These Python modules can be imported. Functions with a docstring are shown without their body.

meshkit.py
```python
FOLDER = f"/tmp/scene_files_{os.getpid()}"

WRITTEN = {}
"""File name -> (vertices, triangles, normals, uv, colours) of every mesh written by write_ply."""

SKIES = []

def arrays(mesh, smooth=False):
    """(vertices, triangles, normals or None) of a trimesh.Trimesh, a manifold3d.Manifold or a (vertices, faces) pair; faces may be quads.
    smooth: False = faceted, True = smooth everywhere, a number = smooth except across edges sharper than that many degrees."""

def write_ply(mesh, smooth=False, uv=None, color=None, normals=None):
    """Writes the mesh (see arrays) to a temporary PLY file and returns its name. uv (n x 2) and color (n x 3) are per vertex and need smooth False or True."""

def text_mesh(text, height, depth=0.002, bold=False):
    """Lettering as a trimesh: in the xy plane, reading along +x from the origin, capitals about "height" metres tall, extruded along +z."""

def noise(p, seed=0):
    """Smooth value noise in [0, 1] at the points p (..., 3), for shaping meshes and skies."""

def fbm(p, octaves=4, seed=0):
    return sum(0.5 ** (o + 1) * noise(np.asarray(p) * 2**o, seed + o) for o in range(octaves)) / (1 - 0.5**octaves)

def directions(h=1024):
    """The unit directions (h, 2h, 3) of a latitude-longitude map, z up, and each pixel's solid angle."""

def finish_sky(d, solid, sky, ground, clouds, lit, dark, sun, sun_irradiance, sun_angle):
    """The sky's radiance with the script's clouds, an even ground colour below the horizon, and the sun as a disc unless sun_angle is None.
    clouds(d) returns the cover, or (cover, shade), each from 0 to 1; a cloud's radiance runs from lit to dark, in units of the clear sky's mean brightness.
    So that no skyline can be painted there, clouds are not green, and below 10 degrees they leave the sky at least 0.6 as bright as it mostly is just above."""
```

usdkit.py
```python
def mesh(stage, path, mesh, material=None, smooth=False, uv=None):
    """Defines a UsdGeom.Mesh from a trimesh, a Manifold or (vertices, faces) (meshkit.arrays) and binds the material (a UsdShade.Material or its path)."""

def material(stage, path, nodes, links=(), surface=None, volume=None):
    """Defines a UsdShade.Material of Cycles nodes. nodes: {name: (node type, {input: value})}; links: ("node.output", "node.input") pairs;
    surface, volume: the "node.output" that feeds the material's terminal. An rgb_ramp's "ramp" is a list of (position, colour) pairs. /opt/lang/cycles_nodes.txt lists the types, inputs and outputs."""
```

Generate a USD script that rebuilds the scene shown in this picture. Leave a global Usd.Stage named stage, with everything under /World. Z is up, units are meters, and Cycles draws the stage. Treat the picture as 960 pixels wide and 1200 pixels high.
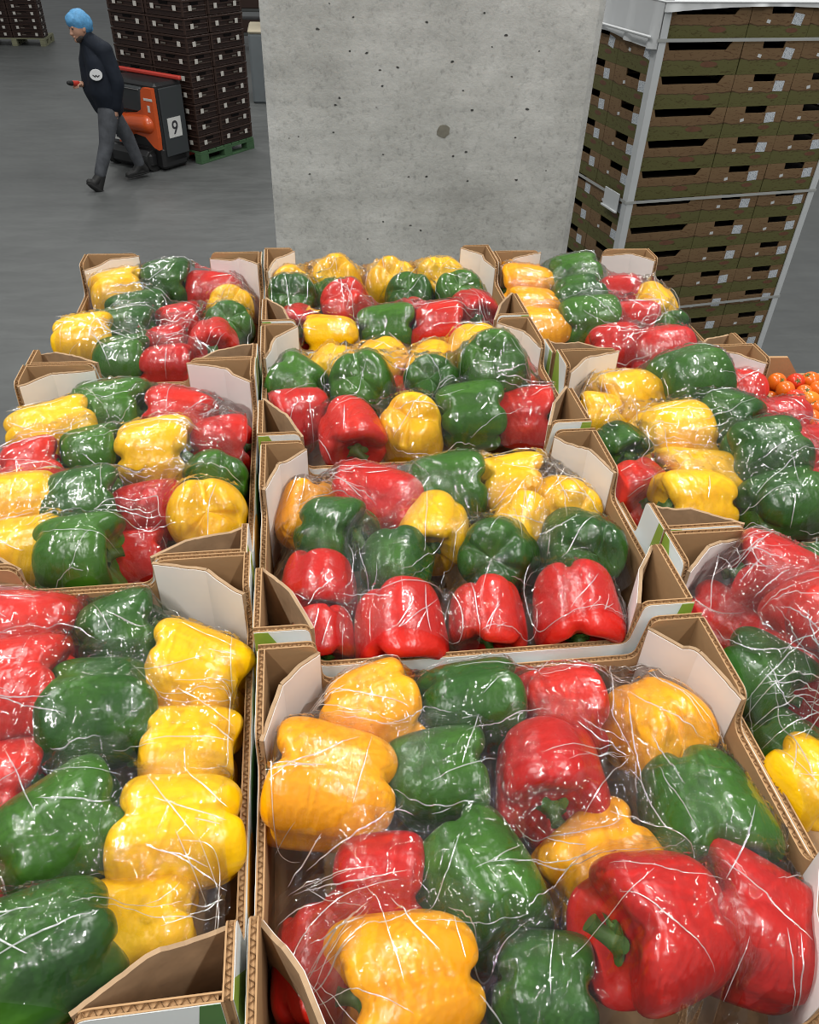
import math, random
import numpy as np
import trimesh
import shapely
from shapely.geometry import Polygon, box as sbox
from scipy import ndimage
import manifold3d
import meshkit, usdkit
from pxr import Usd, UsdGeom, UsdLux, UsdShade, Gf, Sdf

stage = Usd.Stage.CreateInMemory()
UsdGeom.SetStageUpAxis(stage, 'Z')
UsdGeom.SetStageMetersPerUnit(stage, 1.0)
W = UsdGeom.Xform.Define(stage, '/World')
stage.SetDefaultPrim(W.GetPrim())
UsdGeom.Scope.Define(stage, '/World/Looks')

# ------------------------------------------------------------------ camera, light, exposure
F_PX, EYE = 915.417, np.array([0.06088, -1.36680, 2.69377])
YAW, PITCH, ROLL = 0.15541, 0.66995, 0.04066
ZT = 2.2                                   # top of the pepper trays on their pallet


def cam_axes():
    f = np.array([math.sin(YAW) * math.cos(PITCH), math.cos(YAW) * math.cos(PITCH), -math.sin(PITCH)])
    r = np.array([math.cos(YAW), -math.sin(YAW), 0.0])
    u = np.cross(r, f)
    c, s = math.cos(ROLL), math.sin(ROLL)
    return c * r + s * u, -s * r + c * u, f


RIGHT, UP, FWD = cam_axes()
cam = UsdGeom.Camera.Define(stage, '/World/camera')
cam.CreateHorizontalApertureAttr(36.0)
cam.CreateVerticalApertureAttr(45.0)
cam.CreateFocalLengthAttr(36.0 * F_PX / 960.0)
cam.CreateClippingRangeAttr(Gf.Vec2f(0.02, 300))
cam.CreateExposureAttr(-0.10)
m4 = np.eye(4)
m4[0, :3], m4[1, :3], m4[2, :3], m4[3, :3] = RIGHT, UP, -FWD, EYE
cam.AddTransformOp().Set(Gf.Matrix4d(*m4.ravel().tolist()))

dome = UsdLux.DomeLight.Define(stage, '/World/hall_ambience')
dome.CreateIntensityAttr(0.12)
dome.CreateColorAttr(Gf.Vec3f(0.98, 1.0, 1.0))


def lamp(name, x, y, z, sx, sy, power, col=(1.0, 0.985, 0.95)):
    l = UsdLux.RectLight.Define(stage, '/World/' + name)
    l.CreateWidthAttr(sx)
    l.CreateHeightAttr(sy)
    l.CreateIntensityAttr(power)
    l.CreateColorAttr(Gf.Vec3f(*col))
    l.AddTranslateOp().Set(Gf.Vec3d(x, y, z))


# rows of strip lamps under the hall roof
i = 0
for y, pw in ((-3.4, 114.0), (1.0, 114.0), (6.5, 78.0), (13.0, 78.0)):
    for x in (-2.3, 2.2):
        lamp('strip_lamp_%03d' % i, x, y, 6.8, 0.20, 3.0, pw)
        i += 1


def ray(px, py):
    return FWD + RIGHT * ((px - 480) / F_PX) - UP * ((py - 600) / F_PX)


def at_z(px, py, z):
    d = ray(px, py)
    return EYE + d * ((z - EYE[2]) / d[2])


def at_y(px, py, y):
    d = ray(px, py)
    return EYE + d * ((y - EYE[1]) / d[1])


# ------------------------------------------------------------------ materials
LK = '/World/Looks/'


def mat(name, nodes, links, surface='p.BSDF'):
    return usdkit.material(stage, LK + name, nodes, links, surface=surface)


def plain(name, col, rough=0.6, metallic=0.0, spec=0.5, coat=0.0, noise=0.0, scale=20.0, bump=0.0, bscale=None):
    n = {'p': ('principled_bsdf', {'base_color': col, 'roughness': rough, 'metallic': metallic, 'specular_ior_level': spec, 'coat_weight': coat})}
    l = []
    if noise or bump:
        n['t'] = ('texture_coordinate', {})
        n['n'] = ('noise_texture', {'scale': scale, 'detail': 5.0, 'roughness': 0.6})
        l.append(('t.object', 'n.vector'))
    if noise:
        a = tuple(max(0, c * (1 - noise)) for c in col)
        b = tuple(min(1, c * (1 + noise)) for c in col)
        n['r'] = ('rgb_ramp', {'ramp': [(0.25, a), (0.75, b)]})
        l += [('n.fac', 'r.fac'), ('r.color', 'p.base_color')]
    if bump:
        n['n2'] = ('noise_texture', {'scale': bscale or scale * 4, 'detail': 4.0})
        n['b'] = ('bump', {'strength': bump, 'distance': 0.002})
        l += [('t.object', 'n2.vector'), ('n2.fac', 'b.height'), ('b.normal', 'p.normal')]
    return mat(name, n, l)


kraft = plain('kraft', (0.36, 0.215, 0.105), 0.75, spec=0.25, noise=0.13, scale=9, bump=0.12, bscale=150)
kraft_core = plain('kraft_core', (0.33, 0.22, 0.13), 0.85, spec=0.2, noise=0.2, scale=60)
liner_white = plain('liner_white', (0.76, 0.725, 0.695), 0.6, spec=0.3, noise=0.06, scale=12, bump=0.08, bscale=60)
print_white = plain('print_white', (0.66, 0.68, 0.67), 0.42, noise=0.03, scale=8)
print_green = plain('print_green', (0.24, 0.34, 0.045), 0.42, noise=0.15, scale=14)
print_dark_green = plain('print_dark_green', (0.06, 0.16, 0.03), 0.42, noise=0.2, scale=14)
print_orange = plain('print_orange', (0.72, 0.33, 0.03), 0.42, noise=0.15, scale=14)


def pepper_mat(name, stops, blotch, rough=0.27):
    n = {'t': ('texture_coordinate', {}), 'o': ('object_info', {}), 'r': ('rgb_ramp', {'ramp': stops}),
         'n': ('noise_texture', {'scale': 2.3, 'detail': 3.0, 'roughness': 0.5}),
         'nr': ('rgb_ramp', {'ramp': [(0.42, (0, 0, 0)), (0.72, (1, 1, 1))]}),
         'm': ('mix', {'color2': blotch}), 'h': ('math', {'math_type': 'multiply', 'value2': 0.55}),
         'n2': ('noise_texture', {'scale': 7.0, 'detail': 2.0}), 'b': ('bump', {'strength': 0.07, 'distance': 0.05}),
         'p': ('principled_bsdf', {'roughness': rough, 'specular_ior_level': 0.4, 'coat_weight': 0.0, 'coat_roughness': 0.08,
                                   'subsurface_weight': 0.0})}
    l = [('o.random', 'r.fac'), ('t.object', 'n.vector'), ('n.fac', 'nr.fac'), ('nr.color', 'h.value1'), ('h.value', 'm.fac'),
         ('r.color', 'm.color1'), ('m.color', 'p.base_color'), ('t.object', 'n2.vector'), ('n2.fac', 'b.height'), ('b.normal', 'p.normal')]
    return mat(name, n, l)


PM = {
    'R': pepper_mat('pepper_red', [(0, (0.42, 0.010, 0.006)), (0.5, (0.49, 0.013, 0.007)), (1, (0.57, 0.024, 0.009))], (0.46, 0.008, 0.010)),
    'G': pepper_mat('pepper_green', [(0, (0.014, 0.064, 0.006)), (0.5, (0.020, 0.084, 0.006)), (1, (0.042, 0.135, 0.007))], (0.055, 0.16, 0.008)),
    'Y': pepper_mat('pepper_yellow', [(0, (0.76, 0.42, 0.002)), (1, (0.80, 0.47, 0.003))], (0.80, 0.38, 0.002)),
    'O': pepper_mat('pepper_golden', [(0, (0.80, 0.33, 0.001)), (1, (0.82, 0.38, 0.002))], (0.79, 0.28, 0.001)),
}
stem_mat = plain('pepper_stem', (0.055, 0.125, 0.018), 0.5, noise=0.35, scale=3, bump=0.3, bscale=14)


def film_material(name, haze, dots):
    n = {'t': ('texture_coordinate', {}),
         'w1': ('wave_texture', {'scale': 68.0 if dots else 60.0, 'wave_type': 'bands', 'bands_direction': 'x'}),
         'w2': ('wave_texture', {'scale': 68.0 if dots else 60.0, 'wave_type': 'bands', 'bands_direction': 'y'}),
         'wm': ('math', {'math_type': 'multiply'}),
         'c': ('noise_texture', {'scale': 26.0, 'detail': 4.0, 'roughness': 0.55, 'distortion': 1.2}),
         'c2': ('voronoi_texture', {'scale': 30.0, 'feature': 'distance_to_edge'}),
         'b1': ('bump', {'strength': 0.06, 'distance': 0.002}),
         'b2': ('bump', {'strength': 0.5 * dots, 'distance': 0.00012}),
         'tr': ('transparent_bsdf', {'color': (0.985, 0.988, 0.988)}),
         'df': ('diffuse_bsdf', {'color': (0.85, 0.86, 0.86)}),
         'gl': ('glossy_bsdf', {'color': (1, 1, 1), 'roughness': 0.06}),
         'fr': ('fresnel', {'IOR': 1.5}), 'f2': ('math', {'math_type': 'multiply_add', 'value2': 0.70, 'value3': 0.0, 'use_clamp': True}),
         'm1': ('mix_closure', {'fac': haze}), 'm2': ('mix_closure', {})}
    l = [('t.object', 'w1.vector'), ('t.object', 'w2.vector'), ('w1.fac', 'wm.value1'), ('w2.fac', 'wm.value2'),
         ('t.object', 'c.vector'), ('c.fac', 'b1.height'), ('wm.value', 'b2.height'), ('b1.normal', 'b2.normal'),
         ('b2.normal', 'gl.normal'), ('fr.fac', 'f2.value1'), ('f2.value', 'm2.fac'), ('b1.normal', 'fr.normal'),
         ('tr.BSDF', 'm1.closure1'), ('df.BSDF', 'm1.closure2'), ('m1.closure', 'm2.closure1'), ('gl.BSDF', 'm2.closure2')]
    return mat(name, n, l, surface='m2.closure')


film = film_material('bag_film', 0.006, 1.0)
film_far = film_material('bag_film_far', 0.008, 0.0)

pleat_mat = mat('film_pleat', {
    'tr': ('transparent_bsdf', {'color': (0.98, 0.98, 0.98)}), 'df': ('diffuse_bsdf', {'color': (0.92, 0.93, 0.93)}),
    'gl': ('glossy_bsdf', {'color': (1, 1, 1), 'roughness': 0.22}), 'm1': ('mix_closure', {'fac': 0.72}), 'm2': ('mix_closure', {'fac': 0.50})},
    [('df.BSDF', 'm1.closure1'), ('gl.BSDF', 'm1.closure2'), ('tr.BSDF', 'm2.closure1'), ('m1.closure', 'm2.closure2')], surface='m2.closure')

# ------------------------------------------------------------------ naming helpers
used = {}


def path_for(name, parent='/World'):
    k = (str(parent), name)
    n = used.get(k, 0)
    used[k] = n + 1
    return '%s/%s' % (parent, name if n == 0 else '%s_%03d' % (name, n))


def tag(prim, label=None, cat=None, group=None, kind=None):
    p = prim.GetPrim() if hasattr(prim, 'GetPrim') else prim
    for k, v in (('label', label), ('category', cat), ('group', group), ('kind', kind)):
        if v:
            p.SetCustomDataByKey(k, v)
    return p


def thing(name, label, cat, loc=(0, 0, 0), rz=0.0, group=None, matrix=None):
    x = UsdGeom.Xform.Define(stage, path_for(name))
    if matrix is not None:
        x.AddTransformOp().Set(Gf.Matrix4d(*np.asarray(matrix, float).ravel().tolist()))
    else:
        x.AddTranslateOp().Set(Gf.Vec3d(*map(float, loc)))
        x.AddRotateZOp().Set(math.degrees(rz))
    return tag(x, label, cat, group)


def part(name, mesh, material, parent, smooth=False, label=None, kind=None):
    if isinstance(mesh, list):
        mesh = trimesh.util.concatenate(mesh)
    p = usdkit.mesh(stage, path_for(name, parent.GetPath()), mesh, material, smooth=smooth).GetPrim()
    if label:
        p.SetCustomDataByKey('label', label)
    if kind:
        p.SetCustomDataByKey('kind', kind)
    return p


def structure(name, mesh, material, smooth=False, label=None):
    if isinstance(mesh, list):
        mesh = trimesh.util.concatenate(mesh)
    p = usdkit.mesh(stage, path_for(name), mesh, material, smooth=smooth).GetPrim()
    return tag(p, label, None, None, 'structure')


def copy_of(src, name, label, cat, loc=(0, 0, 0), rz=0.0, group=None, matrix=None):
    t = thing(name, label, cat, loc, rz, group, matrix)
    t.GetReferences().AddInternalReference(src.GetPath() if hasattr(src, 'GetPath') else src)
    t.SetInstanceable(True)
    return t


UsdGeom.Xform.Define(stage, '/World/prototypes')
stage.RemovePrim('/World/prototypes')
PROTO = stage.CreateClassPrim('/prototypes')


def proto(name):
    return stage.DefinePrim('/prototypes/' + name, 'Xform')


# ------------------------------------------------------------------ mesh helpers
def bx(sx, sy, sz, c=(0, 0, 0), ch=0.0, rz=0.0):
    if ch <= 0:
        m = trimesh.creation.box((sx, sy, sz))
    else:
        pts = []
        for a in (-1, 1):
            for b in (-1, 1):
                for d in (-1, 1):
                    X, Y, Z = a * sx / 2, b * sy / 2, d * sz / 2
                    pts += [(X - a * ch, Y - b * ch, Z), (X - a * ch, Y, Z - d * ch), (X, Y - b * ch, Z - d * ch)]
        m = trimesh.convex.convex_hull(np.array(pts))
    if rz:
        m.apply_transform(trimesh.transformations.rotation_matrix(rz, (0, 0, 1)))
    m.apply_translation(c)
    return m


def place(m, loc=(0, 0, 0), rz=0.0):
    m = m.copy()
    if rz:
        m.apply_transform(trimesh.transformations.rotation_matrix(rz, (0, 0, 1)))
    m.apply_translation(loc)
    return m


def polys(g):
    if g.is_empty:
        return []
    return [x for x in getattr(g, 'geoms', [g]) if x.geom_type == 'Polygon' and x.area > 1e-8]


def sheet(poly, w0, w1, frame):
    """polygon in (u, v) extruded from w0 to w1, then put in frame = (origin, U, V, N)"""
    out = []
    for g in polys(poly):
        e = trimesh.creation.extrude_polygon(g, abs(w1 - w0), engine='earcut')
        v = np.array(e.vertices)
        v[:, 2] += min(w0, w1)
        o, U, V, N = frame
        vv = o + v[:, :1] * U + v[:, 1:2] * V + v[:, 2:] * N
        f = np.array(e.faces)
        if np.dot(np.cross(U, V), N) < 0:
            f = f[:, ::-1]
        out.append(trimesh.Trimesh(vv, f, process=False))
    return trimesh.util.concatenate(out)


def hull_chain(bones, edge=0.02, smooth=6):
    """bones: list of ((p, r), (q, s)); one smooth body"""
    total = None
    for (p, r), (q, s) in bones:
        pts = []
        for c, rad in ((p, r), (q, s)):
            ball = trimesh.creation.icosphere(2, 1.0).vertices
            pts.append(np.asarray(c) + ball * np.asarray(rad))
        h = manifold3d.Manifold.hull_points(np.vstack(pts))
        total = h if total is None else total + h
    total = total.refine_to_length(edge)
    mm = total.to_mesh()
    t = trimesh.Trimesh(mm.vert_properties[:, :3], mm.tri_verts, process=True)
    if smooth:
        trimesh.smoothing.filter_taubin(t, lamb=0.5, nu=0.52, iterations=smooth)
    return t


def tube(path, radius, sides=8):
    p = np.asarray(path, float)
    t = np.gradient(p, axis=0)
    t /= np.linalg.norm(t, axis=1, keepdims=True)
    a = np.cross(t, np.where(np.abs(t[:, 2:]) < 0.9, [0, 0, 1.0], [1.0, 0, 0]))
    a /= np.linalg.norm(a, axis=1, keepdims=True)
    b = np.cross(t, a)
    r = np.broadcast_to(radius, (len(p),))
    ang = np.arange(sides) * 2 * np.pi / sides
    v = p[:, None] + r[:, None, None] * (np.cos(ang)[None, :, None] * a[:, None] + np.sin(ang)[None, :, None] * b[:, None])
    v = v.reshape(-1, 3)
    f = []
    for k in range(len(p) - 1):
        for j in range(sides):
            j2 = (j + 1) % sides
            f += [(k * sides + j, k * sides + j2, (k + 1) * sides + j2), (k * sides + j, (k + 1) * sides + j2, (k + 1) * sides + j)]
    n = len(v)
    v = np.vstack([v, p[:1], p[-1:]])
    for j in range(sides):
        j2 = (j + 1) % sides
        f += [(n, j2, j), (n + 1, (len(p) - 1) * sides + j, (len(p) - 1) * sides + j2)]
    m = trimesh.Trimesh(v, np.array(f), process=False)
    trimesh.repair.fix_normals(m)
    return m


# ------------------------------------------------------------------ the hall: floor and pillars
floor_mat = mat('hall_floor', {
    'g': ('geometry', {}), 'n': ('noise_texture', {'scale': 0.55, 'detail': 6.0, 'roughness': 0.62}),
    'mp': ('mapping', {'scale': (1.0, 4.0, 1.0)}), 'n2': ('noise_texture', {'scale': 1.5, 'detail': 7.0, 'roughness': 0.7, 'distortion': 0.6}),
    'r': ('rgb_ramp', {'ramp': [(0.3, (0.085, 0.090, 0.089)), (0.7, (0.120, 0.126, 0.124))]}),
    'r2': ('rgb_ramp', {'ramp': [(0.3, (0.82, 0.82, 0.82)), (0.55, (1, 1, 1)), (0.78, (1.16, 1.16, 1.16))]}),
    'm': ('mix', {'mix_type': 'multiply', 'fac': 1.0}), 'rr': ('rgb_ramp', {'ramp': [(0.3, (0.42, 0.42, 0.42)), (0.7, (0.6, 0.6, 0.6))]}),
    'b': ('bump', {'strength': 0.12, 'distance': 0.01}),
    'p': ('principled_bsdf', {'specular_ior_level': 0.4})},
    [('g.position', 'n.vector'), ('g.position', 'mp.vector'), ('mp.vector', 'n2.vector'), ('n.fac', 'r.fac'), ('n2.fac', 'r2.fac'),
     ('r.color', 'm.color1'), ('r2.color', 'm.color2'), ('m.color', 'p.base_color'), ('n2.fac', 'rr.fac'), ('rr.color', 'p.roughness'),
     ('n2.fac', 'b.height'), ('b.normal', 'p.normal')])
structure('floor', bx(70, 90, 0.2, (0, 30, -0.1)), floor_mat, label='grey sealed concrete warehouse floor with faint scuffs')

concrete = mat('pillar_concrete', {
    'g': ('geometry', {}), 'n': ('noise_texture', {'scale': 5.0, 'detail': 8.0, 'roughness': 0.65}),
    'n3': ('noise_texture', {'scale': 70.0, 'detail': 4.0, 'roughness': 0.7}),
    'mp': ('mapping', {'scale': (3.0, 3.0, 22.0)}), 'ns': ('noise_texture', {'scale': 1.0, 'detail': 5.0}),
    'r': ('rgb_ramp', {'ramp': [(0.28, (0.315, 0.315, 0.297)), (0.5, (0.41, 0.41, 0.39)), (0.72, (0.495, 0.495, 0.475))]}),
    'rs': ('rgb_ramp', {'ramp': [(0.3, (0.88, 0.88, 0.88)), (0.7, (1.08, 1.08, 1.08))]}),
    'r3': ('rgb_ramp', {'ramp': [(0.28, (0.72, 0.72, 0.72)), (0.45, (1, 1, 1)), (0.7, (1.08, 1.08, 1.08))]}),
    'm': ('mix', {'mix_type': 'multiply', 'fac': 1.0}), 'm2': ('mix', {'mix_type': 'multiply', 'fac': 1.0}),
    'b': ('bump', {'strength': 0.35, 'distance': 0.004}), 'p': ('principled_bsdf', {'roughness': 0.8, 'specular_ior_level': 0.3})},
    [('g.position', 'n.vector'), ('g.position', 'n3.vector'), ('g.position', 'mp.vector'), ('mp.vector', 'ns.vector'), ('n.fac', 'r.fac'), ('ns.fac', 'rs.fac'), ('n3.fac', 'r3.fac'),
     ('r.color', 'm.color1'), ('rs.color', 'm.color2'), ('m.color', 'm2.color1'), ('r3.color', 'm2.color2'), ('m2.color', 'p.base_color'),
     ('n3.fac', 'b.height'), ('b.normal', 'p.normal')])
PY, PX0, PX1, PD = 0.72, 0.002, 0.810, 0.80
c0 = 0.022
pil = Polygon([(PX0 + c0, PY), (PX1 - c0, PY), (PX1, PY + c0), (PX1, PY + PD - c0), (PX1 - c0, PY + PD), (PX0 + c0, PY + PD), (PX0, PY + PD - c0), (PX0, PY + c0)])
body = trimesh.creation.extrude_polygon(pil, 5.2, engine='earcut')
pillar = thing('concrete_pillar', 'thick grey cast concrete pillar standing behind the pepper trays', 'pillar')
pillar.SetCustomDataByKey('kind', 'structure')
part('shaft', body, concrete, pillar)
# casting pits: shallow dark dimples standing in the face
pit_mat = plain('pit_dark', (0.06, 0.06, 0.058), 0.95, spec=0.1)
spot_mat = plain('plug_mortar', (0.17, 0.16, 0.13), 0.9, spec=0.2, noise=0.25, scale=60)
rng = np.random.default_rng(11)
pits = []
spots = [(386, 4), (414, 20), (372, 34), (430, 62), (445, 82), (530, 72), (448, 101), (466, 79), (593, 41), (577, 55), (543, 106), (553, 129), (398, 115), (393, 123), (441, 126), (604, 161), (546, 178), (531, 183), (449, 181), (363, 204), (500, 207), (479, 207), (548, 212), (605, 211), (431, 280), (481, 264), (493, 270), (449, 260), (600, 90), (618, 128), (391, 155), (640, 200), (350, 160), (410, 60), (568, 15), (500, 26), (632, 60), (339, 162)]
for (px, py) in spots:
    p = at_y(px, py, PY)
    s = rng.uniform(0.0014, 0.0042)
    k = rng.integers(6, 9)
    a = np.sort(rng.uniform(0, 2 * np.pi, k)) if False else np.arange(k) * 2 * np.pi / k
    rr = s * rng.uniform(0.6, 1.25, k)
    g = Polygon([(rr[j] * math.cos(a[j]) * 1.25, rr[j] * math.sin(a[j]) * 0.8) for j in range(k)])
    pits.append(sheet(g, -0.004, 0.0004, (np.array([p[0], PY, p[2]]), np.array([1., 0, 0]), np.array([0, 0, 1.]), np.array([0, -1., 0]))))
part('casting_pit', pits, pit_mat, pillar, kind='stuff', label='small dark casting pits in the concrete')
p = at_y(520, 153.5, PY)
a = np.arange(14) * 2 * np.pi / 14
rr = 0.0165 * (1 + 0.16 * rng.uniform(-1, 1, 14))
g = Polygon([(rr[j] * math.cos(a[j]), rr[j] * math.sin(a[j])) for j in range(14)])
part('mortar_plug', sheet(g, -0.004, 0.0012, (np.array([p[0], PY, p[2]]), np.array([1., 0, 0]), np.array([0, 0, 1.]), np.array([0, -1., 0]))), spot_mat, pillar, label='round brown-grey mortar plug')

far_white = plain('pillar_white', (0.42, 0.43, 0.42), 0.7, noise=0.06, scale=3)
plinth_grey = plain('plinth_grey', (0.15, 0.17, 0.18), 0.7, noise=0.1, scale=3)
cream = plain('plinth_cream', (0.50, 0.44, 0.32), 0.7, noise=0.06, scale=3)
fp = thing('distant_pillar', 'pale distant pillar on a blue-grey plinth with cream top', 'pillar', (-0.05, 13.0, 0))
fp.SetCustomDataByKey('kind', 'structure')
part('plinth', bx(0.95, 0.95, 0.95, (0, 0, 0.475), 0.03), plinth_grey, fp)
part('plinth_top', bx(0.96, 0.96, 0.05, (0, 0, 0.975), 0.02), cream, fp)
part('pillar_shaft', bx(0.66, 0.66, 4.0, (0.1, 0, 3.0), 0.03), far_white, fp)

# ------------------------------------------------------------------ pepper trays
LL, SS, HH, TT = 0.397, 0.296, 0.1285, 0.006       # long, short, height, board thickness
FL = 0.012                                          # floor board top


def rounded_profile(L, post, drop, ra=0.009, slope=0.006):
    pts = [(0, 0), (L, 0), (L, HH), (L - post, HH), (L - post - slope, HH - drop), (post + slope, HH - drop), (post, HH), (0, HH)]
    g = Polygon(pts)
    g = g.buffer(-ra * 0.8, join_style='round', quad_segs=4).buffer(ra * 0.8, join_style='round', quad_segs=4)
    g = g.buffer(ra, join_style='round', quad_segs=4).buffer(-ra, join_style='round', quad_segs=4)
    # keep outer corners crisp
    for x0 in (0, L - 0.02):
        g = g.union(sbox(x0, 0, x0 + 0.02, 0.03)).union(sbox(x0, 0.03, x0 + 0.02, HH))
    return g.simplify(0.0002)


PROF = {'long': rounded_profile(LL, 0.048, 0.050), 'short': rounded_profile(SS, 0.086, 0.035, 0.012)}


def top_line(poly, step):
    """the upper outline of a wall from one end to the other"""
    xy = np.array(poly.exterior.coords)
    if not poly.exterior.is_ccw:
        xy = xy[::-1]
    xy = xy[:-1]
    # ccw outline: bottom runs +u; upper outline runs -u from (L, H) to (0, H)
    L = xy[:, 0].max()
    s = np.argmin(np.hypot(xy[:, 0] - L, xy[:, 1] - HH))
    e = np.argmin(np.hypot(xy[:, 0], xy[:, 1] - HH))
    idx = [s]
    while idx[-1] != e:
        idx.append((idx[-1] + 1) % len(xy))
    line = shapely.LineString(xy[idx])
    n = max(4, int(line.length / step))
    return np.array([line.interpolate(t).coords[0] for t in np.linspace(0, line.length, n)]), np.linspace(0, line.length, n)


def wall_mesh(poly, frame, detail):
    if detail == 0:
        return sheet(poly, 0, TT, frame)
    out = [sheet(poly, 0, 0.0011, frame), sheet(poly, TT - 0.0011, TT, frame), sheet(poly.buffer(-0.0022), 0.0011, TT - 0.0011, frame)]
    pts, s = top_line(poly, 0.0011 if detail > 1 else 0.002)
    d = np.gradient(pts, axis=0)
    d /= np.linalg.norm(d, axis=1, keepdims=True) + 1e-12
    inward = np.stack([-d[:, 1], d[:, 0]], 1)         # left of a ccw outline is inside
    w = TT / 2 + (TT / 2 - 0.0009) * np.sin(2 * np.pi * s / 0.0072)
    o, U, V, N = frame
    top = o + pts[:, :1] * U + pts[:, 1:] * V + w[:, None] * N
    q = pts + inward * 0.0032
    low = o + q[:, :1] * U + q[:, 1:] * V + w[:, None] * N
    n = len(pts)
    v = np.vstack([top, low])
    f = [(k, k + 1, n + k + 1) for k in range(n - 1)] + [(k, n + k + 1, n + k) for k in range(n - 1)]
    rib = trimesh.Trimesh(v, np.array(f), process=False)
    v2 = v + 0.0005 * N
    rib2 = trimesh.Trimesh(v2, np.array(f)[:, ::-1], process=False)
    return trimesh.util.concatenate(out + [rib, rib2])


def jag_poly(L, H, seed, torn_at, rag=0.0025, tear=0.022, low=0.05):
    """a torn flap: ragged top edge, one top corner ripped away"""
    r = np.random.default_rng(seed)
    n = 22
    u = np.linspace(0, L, n)
    top = H - 0.002 - np.abs(np.cumsum(r.normal(0, rag * 0.28, n))) * 0.6 - r.uniform(0, rag * 0.3, n)
    if torn_at is not None:
        c = torn_at * L
        k = np.clip(1 - np.abs(u - c) / (L * r.uniform(0.22, 0.45)), 0, 1)
        top -= tear * k ** 0.7 * r.uniform(0.5, 1.0)
    top = np.clip(top, H - low, H - 0.001)
    return Polygon([(0, FL), (L, FL)] + list(zip(u[::-1], top[::-1])))


def flap_path(sx, sy, back):
    """corner at (sx*LL/2, sy*SS/2): from the short wall to the long wall, creased on the way; the far corners hug the walls, the near ones stand open"""
    cx, cy = sx * (LL / 2 - TT), sy * (SS / 2 - TT)
    S = np.array([cx, cy - sy * 0.084])
    B = np.array([cx - sx * 0.046, cy])
    if back:
        M = np.array([cx - sx * 0.0145, cy - sy * 0.034])
    else:
        M = (S * 0.5 + B * 0.5) + np.array([-sx, -sy]) * 0.004
    return S, M, B


def is_back(sx, sy, rot90):
    return sx > 0 if rot90 else sy > 0


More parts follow.
